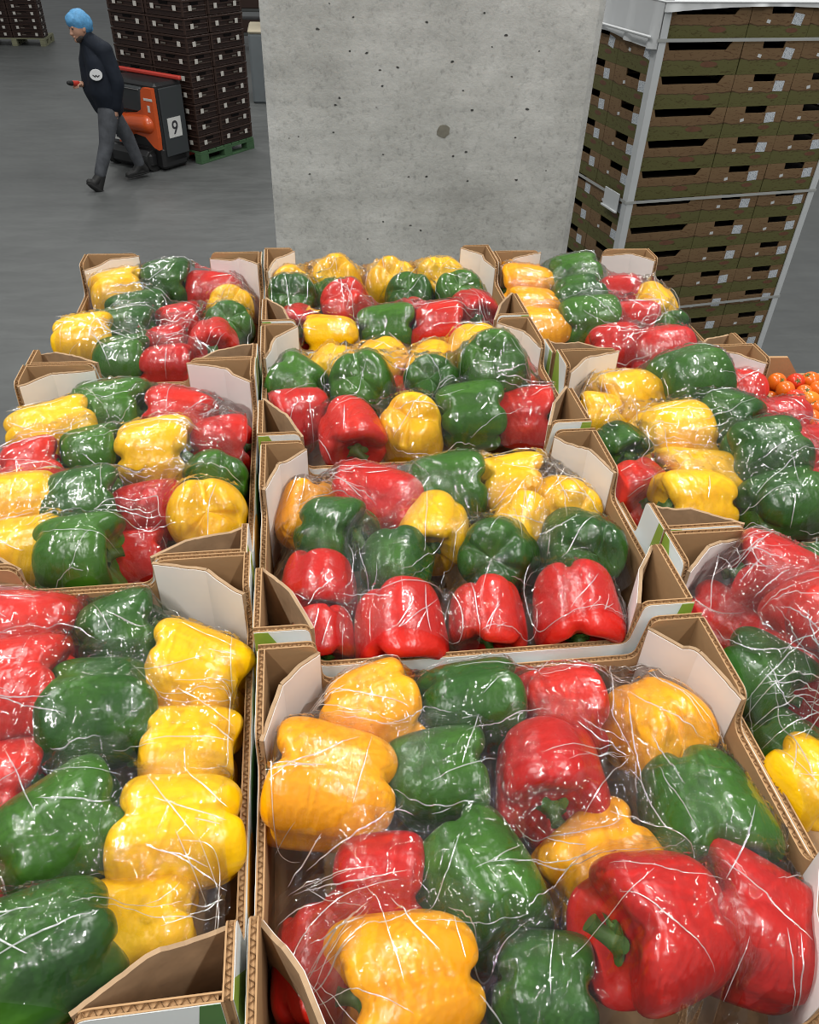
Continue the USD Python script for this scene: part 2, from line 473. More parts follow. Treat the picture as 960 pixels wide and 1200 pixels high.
def build_tray(parent, seed, detail=2, flaps=True, rot90=False):
    X, Y, Z = np.eye(3)
    frames = {
        'long_back': ('long_wall', PROF['long'], (np.array([LL / 2, SS / 2 - TT, 0]), -X, Z, Y)),
        'long_front': ('long_wall', PROF['long'], (np.array([-LL / 2, -SS / 2 + TT, 0]), X, Z, -Y)),
        'short_right': ('short_wall', PROF['short'].intersection(sbox(TT, 0, SS - TT, 1)), (np.array([LL / 2 - TT, -SS / 2, 0]), Y, Z, X)),
        'short_left': ('short_wall', PROF['short'].intersection(sbox(TT, 0, SS - TT, 1)), (np.array([-LL / 2 + TT, SS / 2, 0]), -Y, Z, -X)),
    }
    part('base_board', bx(LL - 2 * TT - 0.001, SS - 2 * TT - 0.001, 0.008, (0, 0, FL - 0.004)), kraft, parent)
    for key, (nm, poly, fr) in frames.items():
        w = part(nm, wall_mesh(poly, fr, detail), kraft, parent)
        part('printed_liner', sheet(poly.buffer(-0.0006), TT + 0.00002, TT + 0.0005, fr), print_white, w, label='white printed outer liner')
        L = poly.bounds[2]
        g1 = Polygon([(poly.bounds[0], 0.0), (poly.bounds[0] + 0.075, 0.0), (poly.bounds[0] + 0.012, HH), (poly.bounds[0], HH)]).intersection(poly.buffer(-0.0008))
        g2 = Polygon([(L - 0.03, 0.0), (L, 0.0), (L, HH), (L - 0.012, HH)]).intersection(poly.buffer(-0.0008))
        part('green_print', sheet(g1, TT + 0.0005, TT + 0.0007, fr), print_green, w, label='yellow-green printed leaf shape')
        part('green_print', sheet(g2, TT + 0.0005, TT + 0.0007, fr), print_dark_green if nm == 'short_wall' else print_green, w)
        if nm == 'long_wall':
            t = np.linspace(0, 2 * np.pi, 22)[:-1]
            for cx, cz, ra, rb, mm, ll in ((0.105, 0.045, 0.045, 0.03, print_orange, 'orange printed pepper shape'), (0.19, 0.04, 0.045, 0.032, print_dark_green, 'dark green printed pepper shape')):
                e = Polygon(np.stack([cx + ra * np.cos(t), cz + rb * np.sin(t)], 1)).intersection(poly.buffer(-0.001))
                part('pepper_print', sheet(e, TT + 0.0007, TT + 0.0009, fr), mm, w, label=ll)
    if not flaps:
        return
    k = 0
    for sx in (-1, 1):
        for sy in (-1, 1):
            S, M, B = flap_path(sx, sy, is_back(sx, sy, rot90))
            L1, L2 = np.linalg.norm(M - S), np.linalg.norm(B - M)
            pg = jag_poly(L1 + L2, HH, seed * 13 + k, (0.0, 1.0, 0.1, 0.85)[(seed + k) % 4], tear=0.008 if (seed + k) % 3 else 0.018, low=0.009 if is_back(sx, sy, rot90) and (seed + k) % 4 else 0.05)
            mats = []
            for lin in (0, 1):
                bits = []
                for a, b, P, Q in ((0, L1, S, M), (L1, L1 + L2, M, B)):
                    d = np.append((Q - P) / np.linalg.norm(Q - P), 0)
                    nrm = np.array([-d[1], d[0], 0])
                    inside = np.array([-sx, -sy, 0.0])
                    if nrm @ inside < 0:
                        nrm = -nrm
                    o = np.append(P, 0) - d * a
                    piece = pg.intersection(sbox(a, 0, b, 1))
                    if lin:
                        piece = pg.buffer(-0.0012).intersection(sbox(a, 0, b + (0.0 if b > L1 + L2 - 1e-6 else 0.0004), 1))
                        bits.append(sheet(piece, 0.00002, 0.0006, (o, d, np.array([0, 0, 1.0]), nrm)))
                    else:
                        bits.append(sheet(piece, -0.0032, 0, (o, d, np.array([0, 0, 1.0]), nrm)))
                mats.append(trimesh.util.concatenate(bits))
            f = part('corner_flap', mats[0], kraft_core, parent, label='torn brown corner flap')
            part('flap_liner', mats[1], liner_white, f, label='white torn paper face of the corner flap')
            k += 1


# column, row, centre x, centre y, rotation: read off the photograph
TRAYS = {}
DEPTH = {'C3': 1.065, 'L2': 0.965}              # two trays are a little deeper / shorter than the rest
fit = {'C0': (0.0, 0.001, 0.003, 0.0), 'C1': (0.0, -0.002, 0.003, 0.002), 'C2': (0.003, -0.001, -0.004, -0.006), 'C3': (0.0055, -0.006, -0.009, -0.004),
       'L0': (-0.002, 0.001, -0.003, -0.002), 'L1': (-0.003, 0.0, 0.0, 0.003), 'L2': (0.002, 0.0, 0.004, 0.002),
       'R0': (0.005, 0.0, -0.008, 0.003), 'R1': (0.009, -0.003, -0.001, -0.003), 'R2': (0.007, -0.004, 0.000, -0.003)}
WHERE = {'C0': 'farthest centre tray', 'C1': 'second centre tray', 'C2': 'third centre tray', 'C3': 'nearest centre tray',
         'L0': 'farthest left tray', 'L1': 'second left tray', 'L2': 'nearest left tray',
         'R0': 'farthest right tray', 'R1': 'second right tray', 'R2': 'nearest right tray'}
TRAY_LABEL = {'C0': 'open cardboard pepper tray in front of the concrete pillar, farthest of the centre column',
              'C1': 'open cardboard pepper tray with white torn flaps, second back in the centre column',
              'C2': 'open cardboard pepper tray with tall creased corner flap, third in the centre column',
              'C3': 'open cardboard pepper tray at the bottom of the photo, nearest of the centre column',
              'L0': 'open cardboard pepper tray against the open floor, farthest in the left column',
              'L1': 'open cardboard pepper tray with wide pinkish flaps, middle of the left column',
              'L2': 'open cardboard pepper tray with yellow peppers along its side, nearest of the left column',
              'R0': 'open cardboard pepper tray beside the strapped carton pallet, farthest in the right column',
              'R1': 'open cardboard pepper tray beside the tomato tray, middle of the right column',
              'R2': 'open cardboard pepper tray cut by the photo edge, nearest of the right column'}
for kx, (dx, dy, dz, dr) in fit.items():
    r_ = int(kx[1])
    if kx[0] == 'C':
        cx, cy, rz = 0.2, -0.3 * r_ - 0.15, 0.0
    else:
        cx, cy, rz = (-0.15 if kx[0] == 'L' else 0.55), -0.4 * r_ - 0.2, math.pi / 2
    full = SS if kx[0] == 'C' else LL
    dy -= 0.5 * full * (DEPTH.get(kx, 1.0) - 1.0)
    TRAYS[kx] = (cx + dx, cy + dy, ZT + dz - HH, rz + dr)
    near = kx in ('C3', 'C2', 'L2', 'R2', 'L1', 'R1')
    t = thing('pepper_tray', TRAY_LABEL[kx], 'tray', (cx + dx, cy + dy, ZT + dz - HH), rz + dr, 'open pepper trays on top of the pallet')
    if kx in DEPTH:
        UsdGeom.Xformable(t).AddScaleOp().Set(Gf.Vec3f(1, DEPTH[kx], 1) if kx[0] == 'C' else Gf.Vec3f(DEPTH[kx], 1, 1))
    build_tray(t, {'C0': 3, 'C1': 5, 'C2': 8, 'C3': 12, 'L0': 4, 'L1': 7, 'L2': 9, 'R0': 6, 'R1': 10, 'R2': 11}[kx], 2 if near else 1, True, kx[0] != 'C')

# the closed-in layers below them, down to the pallet
pt = proto('lower_tray')
build_tray(pt, 1, 0, flaps=False)
wood = plain('pallet_wood', (0.36, 0.26, 0.15), 0.8, spec=0.2, noise=0.2, scale=14)
nlay = 15
LOWEST = min(TRAYS[k][2] for k in fit) - 0.0015 - HH * nlay
for kx in fit:
    cx, cy, cz, rz = TRAYS[kx]
    r_ = int(kx[1])
    cx, cy, rz = (0.202, -0.3 * r_ - 0.15, 0.0) if kx[0] == 'C' else ((-0.15 if kx[0] == 'L' else 0.555), -0.4 * r_ - 0.2, math.pi / 2)
    top = cz - 0.0015
    for j in range(nlay):
        copy_of(pt, 'lower_pepper_tray', 'cardboard pepper tray hidden in the layers under the open top trays', 'tray', (cx, cy, top - (top - LOWEST) * (j + 1) / nlay), rz, 'pepper trays under the top layer')


def pallet(name, label, loc, rz, lx, ly, h, material, parent_group=None):
    t = thing(name, label, 'pallet', loc, rz)
    for k in range(7):
        part('deck_board', bx(lx, ly / 7 - 0.02, 0.022, (0, -ly / 2 + (k + 0.5) * ly / 7, h - 0.011), 0.002), material, t)
    for a in (-1, 0, 1):
        part('stringer', bx(0.10, ly, 0.022, (a * (lx / 2 - 0.05), 0, h - 0.033), 0.002), material, t)
        part('bottom_board', bx(0.10, ly, 0.022, (a * (lx / 2 - 0.05), 0, 0.0115), 0.002), material, t)
        for b in (-1, 0, 1):
            part('block', bx(0.10, 0.14, h - 0.067, (a * (lx / 2 - 0.05), b * (ly / 2 - 0.07), (h - 0.044 + 0.0225) / 2), 0.003), material, t)
    return t


pallet('wooden_pallet', 'wooden pallet under the stacked pepper trays', (0.2, -0.6, 0), 0, 1.0, 1.2, LOWEST - 0.001, wood)

# ------------------------------------------------------------------ peppers
def pepper_body(seed, nl, length=1.0, nth=80, nt=46):
    r = np.random.default_rng(seed)
    ph = r.uniform(0, 2 * np.pi)
    per = 2 * np.pi / nl
    edges = ph + per * np.arange(nl) + r.uniform(-0.16, 0.16, nl) * per
    bul = r.uniform(0.92, 1.07, nl)
    hts = r.uniform(-0.06, 0.05, nl)
    th = np.linspace(0, 2 * np.pi, nth, endpoint=False)
    # angular position inside each lobe
    groove = np.zeros(nth)
    lob = np.zeros(nth)
    hgt = np.zeros(nth)
    for k in range(nl):
        d = np.angle(np.exp(1j * (th - edges[k])))
        groove += np.exp(-(d / 0.17) ** 2) + 0.45 * np.exp(-(d / 0.42) ** 2)
        c = edges[k] + per / 2
        d2 = np.angle(np.exp(1j * (th - c)))
        w = np.exp(-(d2 / (per * 0.42)) ** 2)
        lob += w * bul[k]
        hgt += w * hts[k]
    norm = sum(np.exp(-(np.angle(np.exp(1j * (th - edges[k] - per / 2))) / (per * 0.42)) ** 2) for k in range(nl))
    lob, hgt = lob / norm, hgt / norm
    groove = np.clip(groove, 0, 1.2)
    # profile from the stem dimple over the shoulder and down to the blossom end
    prof = [(0.03, 0.30), (0.09, 0.292), (0.15, 0.305), (0.21, 0.345), (0.28, 0.405), (0.35, 0.452), (0.42, 0.462), (0.47, 0.425), (0.497, 0.35), (0.503, 0.25), (0.497, 0.14),
            (0.487, 0.02), (0.474, -0.10), (0.458, -0.21), (0.434, -0.31), (0.395, -0.395), (0.335, -0.455), (0.26, -0.475), (0.185, -0.455), (0.11, -0.42), (0.05, -0.40), (0.008, -0.395)]
    prof = np.array(prof)
    s = np.r_[0, np.cumsum(np.hypot(*np.diff(prof, axis=0).T))]
    from scipy.interpolate import CubicSpline
    cs = CubicSpline(s, prof)
    pp = cs(np.linspace(0, s[-1], nt))
    R, Z = pp[:, 0:1], pp[:, 1:2]
    t = np.linspace(-1, 1, nt)[:, None]
    gdep = 0.055 + 0.12 * np.abs(t) ** 2
    rr = R * (lob[None] * (1 - gdep * groove[None]))
    zz = Z * length + hgt[None] * np.clip(R / 0.35, 0, 1) * np.sign(Z) * np.clip(np.abs(Z) / 0.4, 0, 1)
    zz = zz - np.sign(Z) * 0.075 * groove[None] * np.clip((np.abs(Z) - 0.3) / 0.15, 0, 1) * np.clip(R / 0.3, 0, 1)
    bend = r.uniform(-0.06, 0.06, 2)
    x = rr * np.cos(th)[None] + bend[0] * (zz ** 2)
    y = rr * np.sin(th)[None] + bend[1] * (zz ** 2)
    v = np.stack([x, y, zz * np.ones_like(x)], -1).reshape(-1, 3)
    v *= 1 + 0.045 * (meshkit.noise(v * 3.1 + seed * 7.7, seed)[:, None] - 0.5)
    f = []
    for k in range(nt - 1):
        a = k * nth + np.arange(nth)
        b = k * nth + (np.arange(nth) + 1) % nth
        f += [np.stack([a, a + nth, b + nth], 1), np.stack([a, b + nth, b], 1)]
    n = len(v)
    cap0, cap1 = v[:nth].mean(0), v[-nth:].mean(0)
    v = np.vstack([v, cap0, cap1])
    j = np.arange(nth)
    f += [np.stack([np.full(nth, n), j, (j + 1) % nth], 1), np.stack([np.full(nth, n + 1), (nt - 1) * nth + (j + 1) % nth, (nt - 1) * nth + j], 1)]
    m = trimesh.Trimesh(v, np.vstack(f), process=False)
    if m.volume < 0:
        m.invert()
    return m


def pepper_stem(seed):
    r = np.random.default_rng(seed + 500)
    # calyx: a lobed green disc lying in the dimple
    nth, th = 40, np.linspace(0, 2 * np.pi, 40, endpoint=False)
    rings = [(0.0, 0.36), (0.4, 0.357), (0.75, 0.340), (1.0, 0.335), (0.9, 0.318), (0.4, 0.29)]
    edge = 0.125 + 0.03 * np.cos(5 * th + r.uniform(0, 6)) + 0.02 * np.cos(3 * th + r.uniform(0, 6))
    v = np.concatenate([np.stack([k * edge * np.cos(th), k * edge * np.sin(th), np.full(nth, z) + 0.02 * k * k * np.cos(5 * th)], 1) for k, z in rings])
    f = []
    for k in range(len(rings) - 1):
        a = k * nth + np.arange(nth)
        b = k * nth + (np.arange(nth) + 1) % nth
        f += [np.stack([a, a + nth, b + nth], 1), np.stack([a, b + nth, b], 1)]
    cal = trimesh.Trimesh(v, np.vstack(f), process=False)
    trimesh.repair.fix_normals(cal)
    dx, dy = r.uniform(-0.09, 0.09, 2)
    q = np.linspace(0, 1, 9)
    path = np.stack([dx * q ** 1.6, dy * q ** 1.6, 0.33 + 0.15 * q], 1)
    rad = 0.062 * (1 - 0.35 * q + 0.42 * q ** 4) + 0.05 * (1 - q) ** 6
    return trimesh.util.concatenate([cal, tube(path, rad, 12)])


SHAPES = [(pepper_body(k, n, ln), pepper_stem(k)) for k, (n, ln) in enumerate([(4, 1.0), (3, 1.02), (4, 0.94), (3, 1.08), (4, 1.12), (3, 0.92)])]
PROTOS = {}
for c, nm in (('R', 'red'), ('G', 'green'), ('Y', 'yellow'), ('O', 'golden')):
    for k, (b, s) in enumerate(SHAPES):
        q = proto('%s_pepper_%d' % (nm, k))
        part('flesh', b, PM[c], q, smooth=True)
        part('stem', s, stem_mat, q, smooth=50)
        PROTOS[c, k] = q.GetPath()

# Every pepper as the photograph shows it: colour, pixel of its middle, width in pixels, stem direction (degrees from +x), rise of the stem, lift in mm.
# A bag is a row of them; 'O' is a golden yellow.
BAGS = {
    'C3': [('film bag along the back', [('O', 437, 838, 112, 5, 10, 0), ('G', 549, 826, 108, 0, 0, 0), ('R', 657, 836, 116, 0, 0, 0)]),
           ('second film bag', [('O', 388, 922, 140, 168, 8, 12), ('G', 512, 915, 112, -5, 4, 4), ('R', 645, 912, 124, -100, 5, 4)]),
           ('film bag down the side', [('O', 776, 865, 120, 95, -40, 8), ('G', 822, 962, 146, -92, 2, 10), ('R', 872, 1082, 160, 150, 12, 14)]),
           ('third film bag', [('R', 446, 1043, 132, -12, 0, 6), ('G', 565, 1046, 142, 110, -12, 6), ('O', 703, 1024, 152, 25, 2, 16)]),
           ('lowest film bag', [('R', 372, 1142, 100, 80, 0, -16)]),
           ('front film bag', [('O', 474, 1170, 164, 190, 10, 30), ('G', 640, 1180, 140, -15, 0, 26), ('R', 794, 1138, 182, 188, 6, 52)])],
    'C2': [('film bag at the left', [('O', 360, 610, 74, 80, 10, 2), ('G', 388, 625, 90, -30, 5, 8), ('R', 376, 688, 92, -95, -16, 4), ('R', 378, 742, 70, -90, -30, -12)]),
           ('film bag along the back', [('R', 445, 592, 96, 160, 0, 4), ('G', 523, 572, 80, 0, 0, 0), ('Y', 597, 574, 84, 0, 0, 6)]),
           ('second film bag', [('Y', 509, 622, 82, -105, -5, 2), ('G', 463, 668, 80, 75, 0, 4), ('R', 470, 736, 104, -90, -22, 2)]),
           ('third film bag', [('Y', 607, 620, 66, 60, 10, -4), ('G', 583, 655, 96, 60, -40, 8), ('R', 570, 722, 84, -95, -24, 2)]),
           ('film bag at the right', [('Y', 664, 598, 76, 100, -35, 2), ('G', 683, 643, 92, 95, -30, 8), ('R', 674, 714, 104, -95, -22, 6)])],
    'C1': [('film bag at the left', [('Y', 395, 440, 62, 60, 0, -2), ('G', 345, 455, 74, 150, 10, 4), ('R', 352, 490, 70, 200, 0, 0)]),
           ('second film bag', [('Y', 436, 436, 66, 60, 0, 0), ('G', 425, 453, 78, 80, -50, 8), ('R', 412, 510, 80, -80, -8, 6)]),
           ('third film bag', [('Y', 506, 436, 62, 60, 0, 2), ('G', 505, 450, 64, 70, -40, 2), ('R', 470, 470, 60, -70, 0, -14)]),
           ('film bag at the right', [('Y', 553, 416, 66, 80, 0, 0), ('G', 578, 437, 82, 70, -50, 6), ('R', 596, 462, 64, -70, 0, -12)]),
           ('front film bag', [('Y', 480, 506, 82, 75, -62, 6), ('G', 551, 490, 82, 0, 0, 8), ('R', 613, 490, 72, -10, 10, 4)])],
    'C0': [('film bag at the left', [('Y', 340, 342, 56, 90, -40, 2), ('G', 350, 356, 60, 80, -45, 2), ('R', 350, 380, 44, -90, 0, 0)]),
           ('second film bag', [('Y', 392, 334, 60, 80, -40, 4), ('G', 383, 350, 54, 70, -40, 0), ('R', 404, 359, 56, 60, -55, 4)]),
           ('third film bag', [('Y', 460, 335, 58, 90, -50, 4), ('G', 477, 351, 60, 80, -50, 4), ('R', 486, 372, 50, -80, 0, -10)]),
           ('film bag at the right', [('Y', 517, 333, 62, 80, -40, 4), ('G', 538, 347, 60, 70, -50, 4), ('R', 552, 366, 50, -80, 0, 0)]),
           ('front film bag', [('Y', 388, 400, 60, 180, 0, 2), ('G', 452, 387, 60, 0, 0, 8), ('R', 512, 388, 68, -5, 0, 6)])],
    'L2': [('film bag along the back', [('R', 40, 742, 110, 180, 0, 0), ('G', 141, 748, 112, 15, 0, 0), ('Y', 233, 797, 118, 160, 6, 8)]),
           ('second film bag', [('R', 22, 812, 122, 0, 0, 4), ('G', 117, 838, 128, 185, 0, 2), ('Y', 223, 890, 128, 180, 0, 4)]),
           ('third film bag', [('R', 2, 925, 112, 0, 0, 0), ('G', 76, 982, 148, 30, 0, 8), ('Y', 219, 984, 138, 181, 0, 10)]),
           ('front film bag', [('R', -78, 1132, 150, 10, 0, 20), ('G', 50, 1120, 158, 200, 0, 30), ('Y', 170, 1078, 122, 184, 0, 2)])],
    'L1': [('film bag along the back', [('Y', 48, 516, 86, 20, 0, 2), ('G', 130, 488, 84, 0, 0, 0), ('R', 213, 494, 78, 165, 0, 0)]),
           ('second film bag', [('R', 34, 551, 76, 10, 0, -6), ('G', 104, 534, 72, 10, 0, 4), ('Y', 181, 536, 92, 0, 0, 8)]),
           ('film bag at the right', [('R', 262, 526, 74, 0, 0, 2), ('G', 262, 568, 84, 100, -40, 2), ('Y', 246, 604, 96, 95, -45, 8)]),
           ('third film bag', [('Y', 22, 592, 84, 0, 0, 4), ('G', 97, 592, 88, 2, 0, 8), ('R', 172, 599, 72, 5, 0, 0)]),
           ('front film bag', [('Y', 24, 648, 86, 0, 0, 0), ('G', 97, 652, 96, 0, 0, 4), ('R', 158, 655, 60, 0, 0, -8)])],
    'L0': [('film bag along the back', [('Y', 140, 349, 64, 10, 0, 2), ('G', 197, 331, 54, 0, 0, 2), ('R', 252, 346, 58, 170, 0, -4)]),
           ('film bag at the right', [('Y', 269, 362, 58, 100, -40, 2), ('G', 268, 382, 60, 95, -45, 4), ('R', 252, 402, 54, -90, 0, 0)]),
           ('second film bag', [('G', 163, 374, 62, 10, 0, 2), ('R', 211, 382, 54, 10, 0, 4)]),
           ('third film bag', [('Y', 92, 402, 60, 5, 0, 0), ('G', 148, 395, 68, 0, 0, 6), ('R', 196, 408, 48, 0, 0, 0)]),
           ('front film bag', [('G', 145, 426, 70, 0, 0, 6), ('R', 194, 430, 54, 0, 0, 2)])],
    'R0': [('film bag along the back', [('O', 616, 343, 64, 175, 0, 2), ('G', 668, 326, 58, 0, 0, 2), ('R', 722, 352, 62, -20, 0, 6)]),
           ('second film bag', [('O', 622, 366, 58, 180, 0, 2), ('G', 673, 353, 62, 0, 0, 4), ('R', 742, 381, 56, -10, 0, 0)]),
           ('film bag at the right', [('Y', 778, 364, 52, 90, 0, -2), ('G', 779, 388, 46, 100, -40, 4), ('R', 764, 414, 66, 5, 0, 2)]),
           ('third film bag', [('O', 632, 388, 56, 180, 0, 0), ('G', 683, 381, 68, 0, 0, 6), ('R', 722, 408, 58, 0, 0, -4)])],
    'R1': [('film bag along the back', [('Y', 736, 470, 76, 200, 0, 2), ('G', 803, 449, 82, 10, 0, 4), ('R', 862, 464, 62, 0, 0, -14)]),
           ('film bag at the left', [('Y', 703, 488, 60, 170, 0, 2), ('G', 729, 524, 62, -80, 0, 0), ('R', 750, 574, 70, -90, 0, 0)]),
           ('second film bag', [('Y', 790, 517, 90, 2, 0, 8), ('G', 857, 499, 72, -60, 0, 4), ('R', 928, 499, 66, 0, 0, -10)]),
           ('third film bag', [('Y', 824, 568, 94, 175, 0, 6), ('G', 892, 540, 86, 0, 0, 6), ('R', 948, 536, 74, 0, 0, 2)]),
           ('front film bag', [('Y', 812, 592, 80, 180, 0, -6), ('G', 916, 590, 86, 10, 0, 8), ('R', 972, 580, 76, 0, 0, 2)])],
    'R2': [('film bag along the back', [('R', 894, 683, 104, 150, 5, 6), ('G', 975, 672, 96, 0, 0, 0)]),
           ('film bag at the left', [('R', 846, 742, 104, 120, 0, 2), ('G', 888, 800, 100, -60, 0, 6), ('Y', 942, 915, 92, -70, 0, 4)]),
           ('second film bag', [('R', 940, 738, 110, 20, 0, 8), ('G', 1030, 740, 110, 0, 0, 0)]),
           ('third film bag', [('R', 962, 822, 112, -60, 0, 4)]),
           ('lowest film bag', [('G', 905, 858, 84, -60, 0, -14)])],
}
COLOUR = {'R': 'red', 'G': 'green', 'Y': 'yellow', 'O': 'golden yellow'}
EXTRA = {('C3', 1, 'O'): ' showing its stem', ('C2', 0, 'R'): '', ('C1', 1, 'R'): ' showing its stem', ('C1', 4, 'Y'): ', four lobes up', ('L2', 2, 'Y'): ' with a deep crease'}

allp = {}
for kx, bags in BAGS.items():
    cx, cy, cz, rz = TRAYS[kx]
    ft = cz + FL
    ps = []
    for bi, (bn, row) in enumerate(bags):
        for (c, px, py, wpx, ax, el, lift) in row:
            z0 = cz + HH - 0.056 + lift * 0.001
            p = at_z(px, py, z0)
            zc = (p - EYE) @ FWD
            s = np.clip(1.05 * wpx * zc / F_PX, 0.068, 0.115)
            d = (p - EYE) / np.linalg.norm(p - EYE)
            ps.append(dict(c=c, bag=bi, p=p.copy(), d=d, p0=p.copy(), s=s, ax=ax, el=el, z0=z0))
    # let overlapping peppers make room, mostly along the line of sight
    rot90 = abs(math.cos(rz)) < 0.5
    hx, hy = (SS / 2, LL / 2) if rot90 else (LL / 2, SS / 2)
    hy *= DEPTH.get(kx, 1.0)
    for it in range(160):
        for a in range(len(ps)):
            for b in range(a + 1, len(ps)):
                A, B = ps[a], ps[b]
                dv = B['p'] - A['p']
                dist = np.linalg.norm(dv) + 1e-9
                need = 0.43 * (A['s'] + B['s'])
                if dist < need:
                    push = dv / dist * (need - dist) * 0.25
                    A['p'] -= push
                    B['p'] += push
        for A in ps:
            v = A['p'] - A['p0']
            along = (v @ A['d']) * A['d']
            A['p'] = A['p0'] + along * 0.985 + (v - along) * 0.86
            r0 = 0.47 * A['s']
            A['p'][2] = np.clip(A['p'][2], ft + r0, cz + HH + 0.018)
            A['p'][0] = np.clip(A['p'][0], cx - hx + r0 + 0.004, cx + hx - r0 - 0.004)
            A['p'][1] = np.clip(A['p'][1], cy - hy + (0.53 * A['s'] + 0.008 if kx == 'C3' else r0 + 0.004), cy + hy - r0 - 0.004)
    allp[kx] = ps

rngp = np.random.default_rng(5)
for kx, ps in allp.items():
    for A in ps:
        bn = BAGS[kx][A['bag']][0]
        ax, el = math.radians(A['ax']), math.radians(A['el'])
        z = np.array([math.cos(el) * math.cos(ax), math.cos(el) * math.sin(ax), math.sin(el)])
        x = np.cross([0, 0, 1.0], z)
        x /= np.linalg.norm(x)
        y = np.cross(z, x)
        spin = rngp.uniform(0, 2 * np.pi)
        x, y = x * math.cos(spin) + y * math.sin(spin), -x * math.sin(spin) + y * math.cos(spin)
        M = np.eye(4)
        s = A['s']
        M[0, :3], M[1, :3], M[2, :3], M[3, :3] = x * s, y * s, z * s, A['p']
        k = int(rngp.integers(0, len(SHAPES)))
        A['M'], A['k'] = M, k
        same = [q for q in ps if q['bag'] == A['bag'] and q['c'] == A['c']]
        extra = EXTRA.get((kx, A['bag'], A['c']), '')
        if len(same) > 1:
            extra = ' stem forward' if A is same[0] else ', lying low,'
        lab = '%s bell pepper%s in the %s of the %s' % (COLOUR[A['c']], extra, bn, WHERE[kx])
        if len(lab.split()) > 16:
            lab = lab.replace(' bell', '').replace('golden yellow', 'golden')
        copy_of(PROTOS[A['c'], k], {'R': 'red_pepper', 'G': 'green_pepper', 'Y': 'yellow_pepper', 'O': 'yellow_pepper'}[A['c']], lab, 'pepper', matrix=M)

# ------------------------------------------------------------------ film bags drawn over the peppers
VERTS = [np.asarray(b.vertices) for b, _ in SHAPES]
VSTEM = [np.asarray(s.vertices) for _, s in SHAPES]


